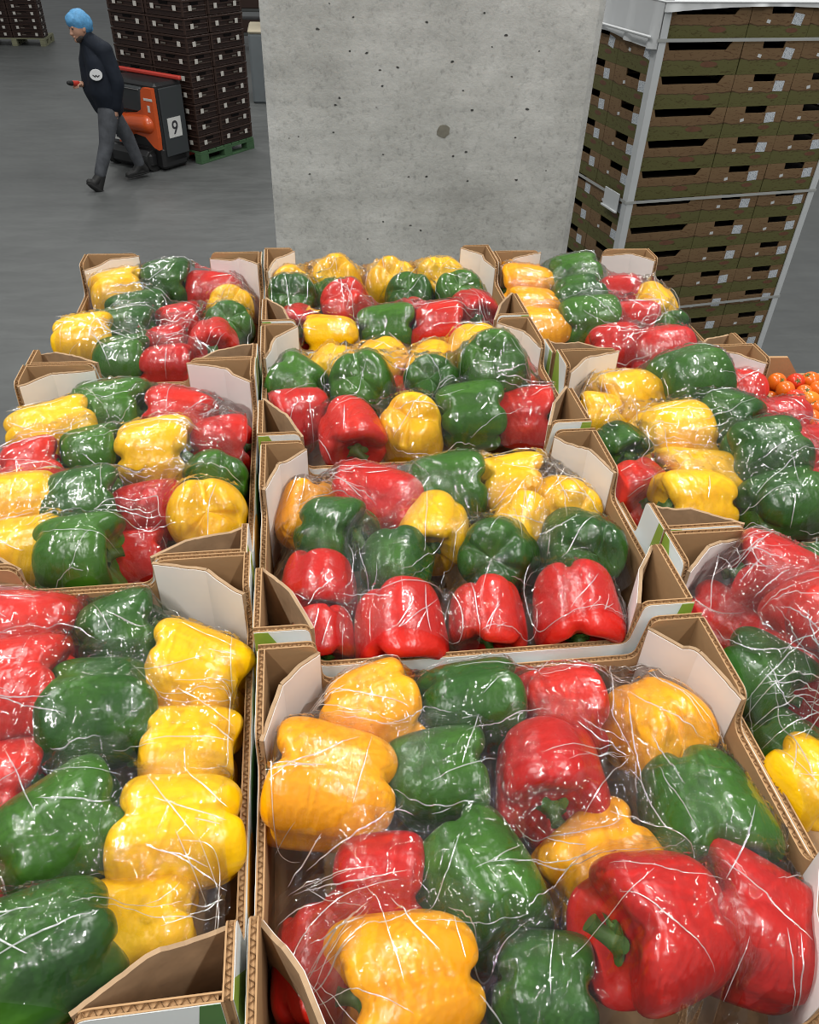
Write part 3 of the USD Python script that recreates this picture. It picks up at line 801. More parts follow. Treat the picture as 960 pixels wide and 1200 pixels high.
def drape(kx):
    cx, cy, cz, rz = TRAYS[kx]
    rot90 = abs(math.cos(rz)) < 0.5
    hx, hy = (SS / 2, LL / 2) if rot90 else (LL / 2, SS / 2)
    hy *= DEPTH.get(kx, 1.0)
    hx, hy = hx - TT - 0.003, hy - TT - 0.003
    near = kx in ('C3', 'L2', 'R2', 'C2')
    g = 0.0015 if near else 0.0019 if kx in ('L1', 'R1', 'C1') else 0.0022
    nx, ny = int(2 * hx / g), int(2 * hy / g)
    xs, ys = cx - hx + g * np.arange(nx), cy - hy + g * np.arange(ny)
    ps = allp[kx]
    LOW = -9.0

    def raster(A):
        O = np.full((nx, ny), LOW)
        v = np.vstack([VERTS[A['k']], VSTEM[A['k']]])
        w = v @ A['M'][:3, :3] + A['M'][3, :3]
        ix, iy = np.round((w[:, 0] - xs[0]) / g).astype(int), np.round((w[:, 1] - ys[0]) / g).astype(int)
        ok = (ix >= 0) & (ix < nx) & (iy >= 0) & (iy < ny)
        np.maximum.at(O, (ix[ok], iy[ok]), w[ok, 2])
        return ndimage.grey_closing(O, size=(5, 5))
    ras = [raster(A) for A in ps]
    F = np.full((nx, ny), LOW)
    # keep out of the corner flaps
    GX, GY = np.meshgrid(xs, ys, indexing='ij')
    lx, ly = (GX - cx), (GY - cy)
    ly = ly / DEPTH.get(kx, 1.0)
    if rot90:
        lx, ly = ly, -lx
    cut = np.zeros((nx, ny), bool)
    for sx in (-1, 1):
        for sy in (-1, 1):
            a = (sx * LL / 2 - lx) * sx
            b = (sy * SS / 2 - ly) * sy
            bk = is_back(sx, sy, rot90)
            cut |= (a / 0.058 + b / 0.096) < (0.62 if bk else 1.0)
    order = list(range(len(BAGS[kx])))
    rr = np.random.default_rng(abs(hash_name(kx)) % 1000)
    for bi in order:
        own = [j for j, A in enumerate(ps) if A['bag'] == bi]
        O = np.max([ras[j] for j in own], 0)
        oth = [ras[j] for j in range(len(ps)) if j not in own]
        OT = np.max(oth, 0) if oth else np.full((nx, ny), LOW)
        foot = O > LOW + 1
        n1 = int(0.024 / g)
        disk = lambda n: (np.hypot(*np.mgrid[-n:n + 1, -n:n + 1]) <= n)
        mask = ndimage.binary_closing(np.pad(foot, n1 + 2), disk(n1))[n1 + 2:-n1 - 2, n1 + 2:-n1 - 2]
        P = np.array([ps[j]['p'] for j in own])
        if len(own) > 1:
            ax = P[-1] - P[0]
            ax /= np.linalg.norm(ax)
        else:
            ax = np.array([1.0, 0, 0])
        for sgn, q in ((-1, P[0]), (1, P[-1])):
            e = q + sgn * ax * (0.045 + rr.uniform(0.005, 0.016))
            mask |= ((GX - e[0]) ** 2 + (GY - e[1]) ** 2) < rr.uniform(0.020, 0.032) ** 2
        mask = ndimage.binary_dilation(mask, disk(max(2, int(rr.uniform(0.010, 0.017) / g))))
        mask = ndimage.binary_closing(np.pad(mask, 12), disk(8))[12:-12, 12:-12]
        mask &= ~((OT > np.where(foot, O, LOW) + 0.030) & ~foot & (OT > P[:, 2].mean() + 0.022))
        mask &= ~cut
        mask = ndimage.binary_opening(mask, disk(2))
        lab, n = ndimage.label(mask)
        if n > 1:
            mask = lab == (1 + np.argmax(ndimage.sum(mask, lab, range(1, n + 1))))
        ob = np.maximum(O, np.where(mask, OT, LOW)) + 0.0012
        ob = np.maximum(ob, np.where(F > LOW + 1, F + 0.0011, LOW))
        zb = P[:, 2].mean() - 0.012
        inner = ndimage.binary_erosion(mask)
        rim = mask & ~inner
        h = np.where(mask, np.maximum(ob, zb), zb)
        edge = np.where(rim, np.maximum(ob, zb + 0.010 * (meshkit.noise(np.stack([GX * 60, GY * 60, GX * 0 + bi], -1), 3) - 0.4)), 0)
        hi = ndimage.grey_closing(h, size=(int(0.05 / g),) * 2)
        h = np.where(inner, np.maximum(ob, hi * 0.6 + h * 0.4), np.where(rim, edge, zb))
        for it in range(170):
            av = 0.25 * (np.roll(h, 1, 0) + np.roll(h, -1, 0) + np.roll(h, 1, 1) + np.roll(h, -1, 1))
            h = np.where(inner, np.maximum(ob, av), h)
        free = np.clip((h - ob) / 0.004, 0, 1)
        # creases pulled across the film and fine crumple
        ang0 = math.atan2(ax[1], ax[0])
        disp = np.zeros_like(h)
        ncr = 64
        for c in range(ncr):
            j = rr.integers(0, len(own))
            q = P[j][:2] + rr.normal(0, 0.035, 2)
            an = ang0 + rr.normal(0, 0.55) + (math.pi / 2 if rr.random() < 0.25 else 0)
            dx, dy = math.cos(an), math.sin(an)
            s = (GX - q[0]) * dx + (GY - q[1]) * dy
            d = -(GX - q[0]) * dy + (GY - q[1]) * dx
            d = d + rr.uniform(-4, 4) * s * s + 0.002 * np.sin(s * rr.uniform(40, 110))
            L = rr.uniform(0.015, 0.065)
            wd = rr.uniform(0.8, 1.5) * g
            disp += rr.uniform(0.0008, 0.0026) * np.clip(1 - (s / L) ** 2, 0, 1) * np.exp(-(np.abs(d) / wd) ** 1.5)
        n3 = meshkit.fbm(np.stack([GX * 75 + bi * 9, GY * 75, GX * 0 + 3.3 * bi], -1), 2, 7)
        rid = 1 - np.abs(2 * n3 - 1)
        n5 = meshkit.fbm(np.stack([GX * 38 + bi * 5, GY * 38, GX * 0 + 1.3 * bi], -1), 2, 17)
        rid2 = 1 - np.abs(2 * n5 - 1)
        h = h + disp * (0.55 + 0.45 * free) + free * (0.0036 * (rid ** 3) + 0.0050 * (rid2 ** 4 - 0.2)) + (1 - free) * 0.00025 * rid2 ** 3
        dist = ndimage.distance_transform_edt(np.pad(mask, 1))[1:-1, 1:-1] * g
        h = h + 0.0018 * np.exp(-(dist / 0.0030) ** 2)
        for sgn, q in ((-1, P[0]), (1, P[-1])):
            e = q + sgn * ax * 0.052
            bun = np.exp(-((GX - e[0]) ** 2 + (GY - e[1]) ** 2) / 0.026 ** 2)
            n7 = meshkit.fbm(np.stack([GX * 80 + bi, GY * 80, GX * 0 + 7.3 * bi + sgn], -1), 2, 29)
            h = h + bun * (0.0055 * (1 - np.abs(2 * n7 - 1)) ** 2 + 0.002)
        h = np.maximum(h, ob - 0.0002)
        # the mesh
        idx = -np.ones(h.shape, int)
        idx[mask] = np.arange(mask.sum())
        jit = 0.25 * g
        vx = np.stack([GX[mask], GY[mask], h[mask]], 1)
        q = mask[:-1, :-1] & mask[1:, :-1] & mask[1:, 1:] & mask[:-1, 1:]
        a, b, c_, d_ = idx[:-1, :-1][q], idx[1:, :-1][q], idx[1:, 1:][q], idx[:-1, 1:][q]
        f = np.vstack([np.stack([a, b, c_], 1), np.stack([a, c_, d_], 1)])
        m = trimesh.Trimesh(vx, f, process=False)
        # hem: soften the stair-stepped outline
        m.remove_unreferenced_vertices()
        uniq = trimesh.grouping.group_rows(m.edges_sorted, require_count=1)
        be = m.edges_sorted[uniq]
        v = np.array(m.vertices)
        for it in range(6):
            acc = np.zeros_like(v)
            cnt = np.zeros(len(v))
            for i0, i1 in ((0, 1), (1, 0)):
                np.add.at(acc, be[:, i0], v[be[:, i1]])
                np.add.at(cnt, be[:, i0], 1)
            k = cnt > 0
            v[k] = 0.5 * v[k] + 0.5 * acc[k] / cnt[k, None]
        m = trimesh.Trimesh(v, m.faces, process=False)
        F = np.where(mask, np.maximum(F, h), F)
        cols = [COLOUR[ps[j]['c']] for j in own]
        bn = BAGS[kx][bi][0]
        holding = ('one %s pepper' % cols[0]) if len(own) == 1 else ('two peppers' if len(own) == 2 else 'three peppers' if len(own) == 3 else 'four peppers')
        lab_ = 'clear %s in the %s' % (bn, WHERE[kx])
        bag = thing('plastic_bag', lab_, 'plastic bag', (0, 0, 0), 0, 'clear film bags of peppers')
        part('film', m, film if near or kx in ('L1', 'R1') else film_far, bag, smooth=True)
        # pleats: where the film is folded on itself it stands up in thin whitish ribs
        hz = np.where(mask, h, np.nan)

        def on_film(x, y):
            fx, fy = (x - xs[0]) / g, (y - ys[0]) / g
            i0, j0 = np.floor(fx).astype(int), np.floor(fy).astype(int)
            ok = (i0 >= 0) & (j0 >= 0) & (i0 < nx - 1) & (j0 < ny - 1)
            i0, j0 = np.clip(i0, 0, nx - 2), np.clip(j0, 0, ny - 2)
            a_, b_ = fx - i0, fy - j0
            z = hz[i0, j0] * (1 - a_) * (1 - b_) + hz[i0 + 1, j0] * a_ * (1 - b_) + hz[i0, j0 + 1] * (1 - a_) * b_ + hz[i0 + 1, j0 + 1] * a_ * b_
            return np.where(ok, z, np.nan)
        tubes = []

        def pleat(x, y, rad):
            z = on_film(x, y)
            z = ndimage.median_filter(z, 3)
            good = ~np.isnan(z)
            if good.sum() < 6:
                return
            lb, n_ = ndimage.label(good)
            k_ = 1 + int(np.argmax([np.sum(lb == q_ + 1) for q_ in range(n_)]))
            sel = lb == k_
            if sel.sum() < 6:
                return
            p_ = np.stack([x[sel], y[sel], z[sel] + rad * 0.3], 1)
            tt_ = np.linspace(-1, 1, len(p_))
            tubes.append(tube(p_, rad * (1 - tt_ ** 2) ** 0.7 + 0.00008, 5))
        fine = 0.85 if near else 0.95
        for c in range(17 if near else 11):
            typ = rr.random()
            L = rr.uniform(0.022, 0.085)
            sarr = np.arange(-L / 2, L / 2, g * 1.2)
            if typ < 0.45:                                  # gathered lines running from the bag ends
                end, sg = ((P[0], -1), (P[-1], 1))[rr.integers(0, 2)]
                q = end[:2] + sg * ax[:2] * 0.055 + rr.normal(0, 0.007, 2)
                an = ang0 + (math.pi if sg > 0 else 0) + rr.normal(0, 0.5)
                sarr = np.arange(0, L, g * 1.2)
            else:
                j = rr.integers(0, len(own))
                q = P[j][:2] + rr.normal(0, 0.026, 2)
                an = ang0 + rr.normal(0, 0.45) + (math.pi / 2 if rr.random() < 0.2 else 0)
            cur = rr.uniform(-2.5, 2.5)
            wob = 0.0005 * np.sin(sarr * rr.uniform(60, 160) + rr.uniform(0, 6))
            off_ = cur * sarr ** 2 + wob
            pleat(q[0] + sarr * math.cos(an) - off_ * math.sin(an), q[1] + sarr * math.sin(an) + off_ * math.cos(an), rr.uniform(0.00020, 0.00062) * fine)
        # the hem of the bag, in stretches
        inset = ndimage.distance_transform_edt(np.pad(mask, 1))[1:-1, 1:-1] * g
        cm = mask.nonzero()
        ctr = np.array([GX[mask].mean(), GY[mask].mean()])
        for c in range(3):
            a0, sp = rr.uniform(0, 2 * np.pi), rr.uniform(0.5, 1.2)
            an_ = np.linspace(a0, a0 + sp, 70)
            px_, py_ = [], []
            for q_ in an_:
                rs = np.arange(0.01, 0.26, g)
                zz_ = on_film(ctr[0] + rs * math.cos(q_), ctr[1] + rs * math.sin(q_))
                gd = np.where(~np.isnan(zz_))[0]
                if len(gd):
                    px_.append(ctr[0] + (rs[gd[-1]] - 0.0035) * math.cos(q_))
                    py_.append(ctr[1] + (rs[gd[-1]] - 0.0035) * math.sin(q_))
            if len(px_) > 12:
                px_, py_ = ndimage.gaussian_filter1d(px_, 4.0), ndimage.gaussian_filter1d(py_, 4.0)
                if np.hypot(np.diff(px_), np.diff(py_)).max() < 0.012:
                    pleat(px_, py_, 0.00032)
        if tubes:
            part('pleats', tubes, pleat_mat, bag, smooth=60, kind='stuff')


def hash_name(s):
    return sum((i + 1) * 131 * ord(c) for i, c in enumerate(s))


for kx in BAGS:
    drape(kx)
#@@BACK@@
# ------------------------------------------------------------------ cartons on the strapped pallet (right)
carton_mat = mat('carton_print', {
    't': ('texture_coordinate', {}), 's': ('separate_xyz', {}), 'n': ('noise_texture', {'scale': 16.0, 'detail': 4.0}),
    'nn': ('math', {'math_type': 'multiply_add', 'value2': 0.030, 'value3': -0.015}), 'a': ('math', {'math_type': 'add'}),
    'r': ('rgb_ramp', {'ramp': [(0.0, (0.085, 0.082, 0.028)), (0.43, (0.088, 0.084, 0.030)), (0.455, (0.05, 0.026, 0.014)), (0.475, (0.135, 0.083, 0.042)), (0.7, (0.145, 0.090, 0.045)), (1.0, (0.155, 0.10, 0.05))]}),
    'sc': ('math', {'math_type': 'multiply', 'value2': 8.16}),
    'mp': ('mapping', {'scale': (30.0, 30.0, 110.0)}), 'n2': ('noise_texture', {'scale': 1.0, 'detail': 3.0, 'distortion': 1.5}),
    'r2': ('rgb_ramp', {'ramp': [(0.56, (1, 1, 1)), (0.66, (0.50, 0.36, 0.30))]}), 'm': ('mix', {'mix_type': 'multiply', 'fac': 0.8}),
    'p': ('principled_bsdf', {'roughness': 0.7, 'specular_ior_level': 0.25})},
    [('t.object', 's.vector'), ('t.object', 'n.vector'), ('n.fac', 'nn.value1'), ('s.z', 'a.value1'), ('nn.value', 'a.value2'), ('a.value', 'sc.value1'), ('sc.value', 'r.fac'),
     ('t.object', 'mp.vector'), ('mp.vector', 'n2.vector'), ('n2.fac', 'r2.fac'), ('r.color', 'm.color1'), ('r2.color', 'm.color2'), ('m.color', 'p.base_color')])
sticker_mat = mat('sticker', {
    't': ('texture_coordinate', {}), 'mp': ('mapping', {'scale': (260.0, 260.0, 420.0)}), 'n': ('noise_texture', {'scale': 1.0, 'detail': 2.0}),
    'r': ('rgb_ramp', {'ramp': [(0.38, (0.10, 0.13, 0.17)), (0.50, (0.50, 0.53, 0.56))]}), 'p': ('principled_bsdf', {'roughness': 0.5})},
    [('t.object', 'mp.vector'), ('mp.vector', 'n.vector'), ('n.fac', 'r.fac'), ('r.color', 'p.base_color')])
white_plastic = plain('white_plastic', (0.46, 0.48, 0.49), 0.35, noise=0.04, scale=6)
emblem_mat = plain('emblem_red', (0.10, 0.042, 0.020), 0.6, noise=0.3, scale=50)
strap_mat = plain('strap_grey', (0.30, 0.31, 0.30), 0.35)
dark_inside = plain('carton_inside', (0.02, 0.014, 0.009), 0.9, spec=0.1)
CH, CLg, CSh = 0.1215, 0.397, 0.297
CORNER, CYAW, PITCHZ, CTOP = np.array([1.520, 2.0537]), 0.17169, 0.1224, 2.385
Ux, Uy = np.array([math.cos(CYAW), math.sin(CYAW)]), np.array([-math.sin(CYAW), math.cos(CYAW)])


def carton(name, wide, stick):
    """long side along x for a wide one; origin at the middle of its base"""
    q = proto(name)
    sx, sy = CLg, CSh
    t = 0.005
    X, Y, Z = np.eye(3)
    wp = Polygon([(0, 0), (sx, 0), (sx, CH), (sx - 0.05, CH), (sx - 0.072, CH - 0.030), (0.055, CH - 0.030), (0.042, CH), (0, CH)])
    np_ = Polygon([(0, 0), (sy, 0), (sy, CH), (0.205, CH), (0.203, CH - 0.027), (0.097, CH - 0.027), (0.095, CH), (0, CH)])
    for o, U, N in ((np.array([-sx / 2, -sy / 2 + t, 0]), X, -Y), (np.array([sx / 2, sy / 2 - t, 0]), -X, Y)):
        part('long_wall', sheet(wp, 0, t, (o, U, Z, N)), carton_mat, q)
        e = [(0.255 + 0.042 * math.cos(k * math.pi / 9), 0.040 + 0.011 * math.sin(k * math.pi / 9)) for k in range(18)]
        part('emblem', sheet(Polygon(e), t, t + 0.0004, (o, U, Z, N)), emblem_mat, q, label='dark red oval emblem')
    cut_ = sbox(t, 0, sy - t, 1)
    for o, U, N in ((np.array([sx / 2 - t, -sy / 2, 0]), Y, X), (np.array([-sx / 2 + t, sy / 2, 0]), -Y, -X)):
        part('short_wall', sheet(np_.intersection(cut_), 0, t, (o, U, Z, N)), carton_mat, q)
        fr = (o, U, Z, N)
        st = shapely.affinity.rotate(sbox(0.207, CH - 0.066, 0.257, CH - 0.026), stick)
        part('sticker', sheet(st, t, t + 0.0005, fr), sticker_mat, q, label='white printed sticker')
        part('price_dot', sheet(shapely.affinity.rotate(sbox(0.082, 0.062, 0.100, 0.074), stick * 2 + 6), t, t + 0.0005, fr), white_plastic, q, label='small white sticker')
        e = [(0.215 + 0.03 * math.cos(k * math.pi / 9), 0.036 + 0.009 * math.sin(k * math.pi / 9)) for k in range(18)]
        part('emblem', sheet(Polygon(e), t, t + 0.0004, fr), emblem_mat, q, label='dark red oval emblem')
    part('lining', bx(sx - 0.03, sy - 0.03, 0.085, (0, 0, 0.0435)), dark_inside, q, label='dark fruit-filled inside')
    return q.GetPath()


import shapely.affinity
CT = [carton('carton_%d' % k, True, a) for k, a in enumerate((-2.0, 3.0, -9.0))]
NTH = ['top', 'second', 'third', 'fourth', 'fifth', 'sixth', 'seventh', 'eighth', 'ninth', 'tenth', 'eleventh', 'twelfth', 'thirteenth', 'fourteenth', 'fifteenth', 'sixteenth', 'seventeenth', 'eighteenth', 'nineteenth']
rngc = np.random.default_rng(21)
NCL = 18
for j in range(NCL):
    z = CTOP - PITCHZ * (j + 1)
    for (u, v, rz, what) in ((0.2, 0.15, 0, 'wide-slotted corner column'), (0.55, 0.2, -math.pi / 2, 'middle front column'), (0.85, 0.2, -math.pi / 2, 'outer front column'),
                             (0.2, 0.45, 0, 'second side column'), (0.2, 0.75, 0, 'third side column')):
        c = CORNER + Ux * (u + rngc.uniform(-0.001, 0.001)) + Uy * (v + rngc.uniform(-0.001, 0.001))
        k = int(rngc.integers(0, 2)) if j > 1 else 2
        copy_of(CT[k], 'fruit_carton', 'brown and green fruit carton, %s layer down, %s of the strapped pallet' % (NTH[j], what), 'carton', (c[0], c[1], z), CYAW + rz, 'cartons on the strapped pallet')
zb = CTOP - PITCHZ * NCL
mid = CORNER + Ux * 0.5 + Uy * 0.6
pallet('carton_pallet', 'wooden pallet under the strapped brown cartons', (mid[0], mid[1], 0), CYAW, 1.0, 1.2, zb - 0.001, wood)


def on_pallet(u, v, z):
    c = CORNER + Ux * u + Uy * v
    return np.array([c[0], c[1], z])


def angle_post(label, u0, v0, du, dv, leg=0.036):
    """an L-shaped edge protector standing on the pallet corner"""
    pts = [(0, 0), (du * leg * 1.9, 0), (du * leg * 1.9, -dv * 0.005), (-du * 0.005, -dv * 0.005), (-du * 0.005, dv * leg), (0, dv * leg)]
    m = trimesh.creation.extrude_polygon(Polygon(pts).buffer(0), CTOP - zb + 0.03, engine='earcut')
    m.apply_transform(trimesh.transformations.rotation_matrix(CYAW, (0, 0, 1)))
    c = on_pallet(u0, v0, zb)
    m.apply_translation(c)
    p = usdkit.mesh(stage, path_for('corner_protector'), m, white_plastic).GetPrim()
    tag(p, label, 'edge protector', 'white edge protectors of the carton pallet')


angle_post('white edge protector on the carton corner nearest the pillar', -0.003, -0.003, 0.45, 1, 0.036)
angle_post('white edge protector on the outer right corner of the carton pallet', 1.007, -0.003, -0.45, 1, 0.036)
# wider outer legs
for lab, z, hgt in (('grey strap round the cartons just under the white cover', 2.268, 0.012), ('grey strap round the middle of the brown cartons', 1.645, 0.012), ('grey strap low round the brown cartons', 1.115, 0.012)):
    st = trimesh.util.concatenate([place(bx(1.03, 0.0016, hgt, (0, 0, 0)), on_pallet(0.5, -0.0095, z), CYAW), place(bx(0.0016, 1.02, hgt, (0, 0, 0)), on_pallet(-0.0095, 0.5, z), CYAW)])
    p = usdkit.mesh(stage, path_for('pallet_strap'), st, strap_mat).GetPrim()
    tag(p, lab, 'strap', 'straps round the carton pallet')
cl = thing('strap_buckle', 'clear plastic strap buckle beside the corner protector', 'buckle', on_pallet(-0.016, 0.11, 1.625), CYAW, None)
part('plate', bx(0.004, 0.13, 0.085, (0, 0, 0), 0.001), white_plastic, cl)
part('edge_strip', bx(0.012, 0.135, 0.008, (-0.005, 0, -0.036), 0.001), white_plastic, cl)

# white fleece cover with a hanging, rippled skirt
cover_mat = plain('cover_fleece', (0.50, 0.515, 0.525), 0.55, noise=0.04, scale=5, bump=0.15, bscale=40)
nu = 120
def skirt(side, drop, amp):
    s = np.linspace(-0.01, 1.01, nu)
    rows = 14
    v = []
    for r_ in range(rows):
        t = r_ / (rows - 1)
        wv = amp * t * (np.sin(s * 34 + 0.6) * 0.6 + np.sin(s * 61) * 0.4) + 0.004 * t * np.sin(s * 17)
        zz = CTOP + 0.012 - t * (drop + 0.012 * np.sin(s * 7 + 1) * (side == 'left') - (0.02 * np.sin(np.clip(s, 0, 1) * math.pi) if side == 'front' else 0))
        for k in range(nu):
            o = 0.010 + max(0, wv[k]) + 0.002
            v.append(on_pallet(s[k], -o, zz[k]) if side == 'front' else on_pallet(-o, s[k], zz[k]))
    f = []
    for r_ in range(rows - 1):
        for k in range(nu - 1):
            a = r_ * nu + k
            f += [(a, a + 1, a + nu + 1), (a, a + nu + 1, a + nu)]
    v = np.array(v)
    n = len(v)
    f = np.array(f)
    off = (np.array([*Uy, 0]) if side == 'front' else np.array([*Ux, 0])) * 0.002
    return trimesh.Trimesh(np.vstack([v, v + off]), np.vstack([f, f[:, ::-1] + n]), process=False)


cv = thing('pallet_cover', 'white fleece cover draped over the top of the carton pallet', 'cover')
top = place(bx(1.03, 1.23, 0.006, (0, 0, 0), 0.002), on_pallet(0.5, 0.6, CTOP + 0.012), CYAW)
part('top_sheet', top, cover_mat, cv)
part('front_skirt', skirt('front', 0.034, 0.006), cover_mat, cv, smooth=True)
part('side_skirt', skirt('left', 0.150, 0.018), cover_mat, cv, smooth=True)
part('side_fold', place(bx(0.010, 0.62, 0.010, (0, 0, 0), 0.003), on_pallet(-0.036, 0.32, 2.277), CYAW), cover_mat, cv, label='folded white hem strip')

# ------------------------------------------------------------------ cherry tomatoes (right edge)
tt = proto('tomato_tray_low')
TLX, TLY, TH = 0.39, 0.29, 0.10
twp = Polygon([(0, 0), (TLX, 0), (TLX, TH), (TLX - 0.06, TH), (TLX - 0.085, TH - 0.030), (0.085, TH - 0.030), (0.06, TH), (0, TH)]).buffer(0.006, join_style='round').buffer(-0.006)
tsp = Polygon([(0, 0), (TLY, 0), (TLY, TH), (TLY - 0.05, TH), (TLY - 0.06, TH - 0.022), (0.06, TH - 0.022), (0.05, TH), (0, TH)])


def tomato_tray(parent, detail):
    X, Y, Z = np.eye(3)
    part('base_board', bx(TLX - 0.012, TLY - 0.012, 0.008, (0, 0, 0.004)), kraft, parent)
    for o, U, N in ((np.array([TLX / 2, TLY / 2 - 0.005, 0]), -X, Y), (np.array([-TLX / 2, -TLY / 2 + 0.005, 0]), X, -Y)):
        part('long_wall', sheet(twp, 0, 0.005, (o, U, Z, N)), kraft, parent)
    for o, U, N in ((np.array([TLX / 2 - 0.005, -TLY / 2, 0]), Y, X), (np.array([-TLX / 2 + 0.005, TLY / 2, 0]), -Y, -X)):
        part('short_wall', sheet(tsp.intersection(sbox(0.005, 0, TLY - 0.005, 1)), 0, 0.005, (o, U, Z, N)), kraft, parent)


tomato_tray(tt, 0)
TC, TRZ, TZ = np.array([0.930, -0.505]), -0.06, 2.148 - TH
tr = thing('tomato_tray', 'small brown cardboard tray full of cherry tomatoes at the photo edge', 'tray', (TC[0], TC[1], TZ), TRZ)
tomato_tray(tr, 1)
for j in range(19):
    copy_of(tt.GetPath(), 'lower_tomato_tray', 'cardboard tray stacked under the cherry tomato tray', 'tray', (TC[0], TC[1], TZ - 0.1005 * (j + 1)), TRZ, 'trays stacked under the cherry tomatoes')
pallet('tomato_pallet', 'wooden pallet under the stacked tomato trays', (TC[0] + 0.005, TC[1], 0), TRZ, 0.40, 0.32, TZ - 0.1005 * 19 - 0.001, wood)
tom_mats = [plain('tomato_orange', (0.62, 0.12, 0.008), 0.22), plain('tomato_red', (0.55, 0.035, 0.010), 0.22), plain('tomato_amber', (0.70, 0.20, 0.010), 0.22)]
calyx_mat = plain('tomato_calyx', (0.10, 0.16, 0.03), 0.6)
TP = []
for k in range(3):
    q = proto('cherry_tomato_%d' % k)
    b = trimesh.creation.icosphere(3, 0.5)
    b.vertices *= np.array([1.0, 1.0, 1.0 + 0.14 * k])
    r2 = np.hypot(b.vertices[:, 0], b.vertices[:, 1])
    b.vertices[:, 2] -= np.where(b.vertices[:, 2] > 0, 0.07 * np.exp(-(r2 / 0.13) ** 2), 0)
    part('flesh', b, tom_mats[k], q, smooth=True)
    an = np.arange(5) * 2 * np.pi / 5
    leaf = []
    zt_ = 0.5 * (1 + 0.14 * k) - 0.03
    for a_ in an:
        leaf.append(tube([(0, 0, zt_), (0.09 * math.cos(a_), 0.09 * math.sin(a_), zt_ + 0.01), (0.19 * math.cos(a_), 0.19 * math.sin(a_), zt_ - 0.02)], np.array([0.02, 0.03, 0.006]), 5))
    part('calyx', leaf, calyx_mat, q)
    TP.append(q.GetPath())
rt = np.random.default_rng(3)
SPOT = ['by the back wall', 'along the left wall', 'in the middle', 'toward the front']
cnt = 0
nxt, nyt = 13, 9
for a in range(nxt):
    for b in range(nyt):
        for lay in range(2):
            dd = 0.0275
            x = -TLX / 2 + 0.022 + a * dd + rt.uniform(-0.003, 0.003) + (0.5 * dd if lay else 0)
            y = TLY / 2 - 0.022 - b * dd + rt.uniform(-0.003, 0.003) - (0.5 * dd if lay else 0)
            if x > TLX / 2 - 0.02 or y < -TLY / 2 + 0.02:
                continue
            z = 0.052 + lay * 0.022 + rt.uniform(-0.002, 0.003)
            c, s = math.cos(TRZ), math.sin(TRZ)
            wpt = np.array([TC[0] + x * c - y * s, TC[1] + x * s + y * c, TZ + z])
            d = wpt - EYE
            px = 480 + F_PX * (d @ RIGHT) / (d @ FWD)
            py = 600 - F_PX * (d @ UP) / (d @ FWD)
            if px > 985 or py > 540 or lay == 0 and (b > 1 and a > 0):
                continue
            sz = rt.uniform(0.024, 0.030)
            k = int(rt.choice([0, 0, 1, 1, 2]))
            A = rt.normal(size=(3, 3))
            Q, _ = np.linalg.qr(A)
            if np.linalg.det(Q) < 0:
                Q[0] *= -1
            M = np.eye(4)
            M[:3, :3] = Q * sz
            M[3, :3] = wpt
            cnt += 1
            copy_of(TP[k], 'cherry_tomato', 'small glossy %s cherry tomato heaped in the cardboard tomato tray' % ('orange', 'red', 'amber')[k], 'tomato', matrix=M, group='cherry tomatoes in the tray')

# ------------------------------------------------------------------ dark crates on pallets (far left)
crate_brown = plain('crate_dark_brown', (0.022, 0.0105, 0.008), 0.5, spec=0.35, noise=0.25, scale=5)
crate_rim = plain('crate_rim_brown', (0.034, 0.017, 0.012), 0.5, spec=0.35)
crate_shade = plain('crate_handle_hole', (0.004, 0.003, 0.003), 0.8, spec=0.1)
label_white = plain('crate_label_white', (0.52, 0.50, 0.46), 0.55, noise=0.12, scale=30)
crate_mark = plain('crate_mark_grey', (0.10, 0.085, 0.07), 0.6)


def dark_crate(name, lx, ly, h):
    q = proto(name)
    part('shell', bx(lx - 0.03, ly - 0.03, h - 0.03, (0, 0, h / 2 - 0.005), 0.008), crate_brown, q)
    part('top_rim', bx(lx - 0.004, ly - 0.004, 0.022, (0, 0, h - 0.014), 0.004), crate_rim, q)
    part('rib', bx(lx - 0.010, ly - 0.010, 0.012, (0, 0, h * 0.60), 0.003), crate_rim, q)
    part('rib', bx(lx - 0.010, ly - 0.010, 0.012, (0, 0, h * 0.34), 0.003), crate_rim, q)
    part('foot_rim', bx(lx - 0.016, ly - 0.016, 0.014, (0, 0, 0.009), 0.003), crate_brown, q)
    for sy in (-1, 1):
        part('handle_hole', bx(0.13, 0.012, 0.030, (0, sy * (ly / 2 - 0.010), h * 0.78), 0.003), crate_shade, q)
        for a in (-1, 1):
            part('label_card', bx(0.050, 0.004, 0.050, (a * (lx / 2 - 0.13), sy * (ly / 2 - 0.001), h * 0.52), 0.001), label_white, q, label='small white card label')
            part('corner_post', bx(0.035, 0.012, h - 0.02, (a * (lx / 2 - 0.022), sy * (ly / 2 - 0.012), h / 2), 0.004), crate_rim, q)
        part('print_mark', bx(0.075, 0.002, 0.018, (0.075, sy * (ly / 2 - 0.0035), h * 0.47)), crate_mark, q, label='pale printed mark')
    for sx in (-1, 1):
        part('handle_hole', bx(0.012, 0.12, 0.030, (sx * (lx / 2 - 0.010), 0, h * 0.78), 0.003), crate_shade, q)
        part('label_card', bx(0.004, 0.050, 0.050, (sx * (lx / 2 - 0.001), ly / 2 - 0.115, h * 0.52), 0.001), label_white, q, label='small white card label')
        part('print_mark', bx(0.002, 0.07, 0.018, (sx * (lx / 2 - 0.0035), 0.02, h * 0.47)), crate_mark, q, label='pale printed mark')
    return q.GetPath()


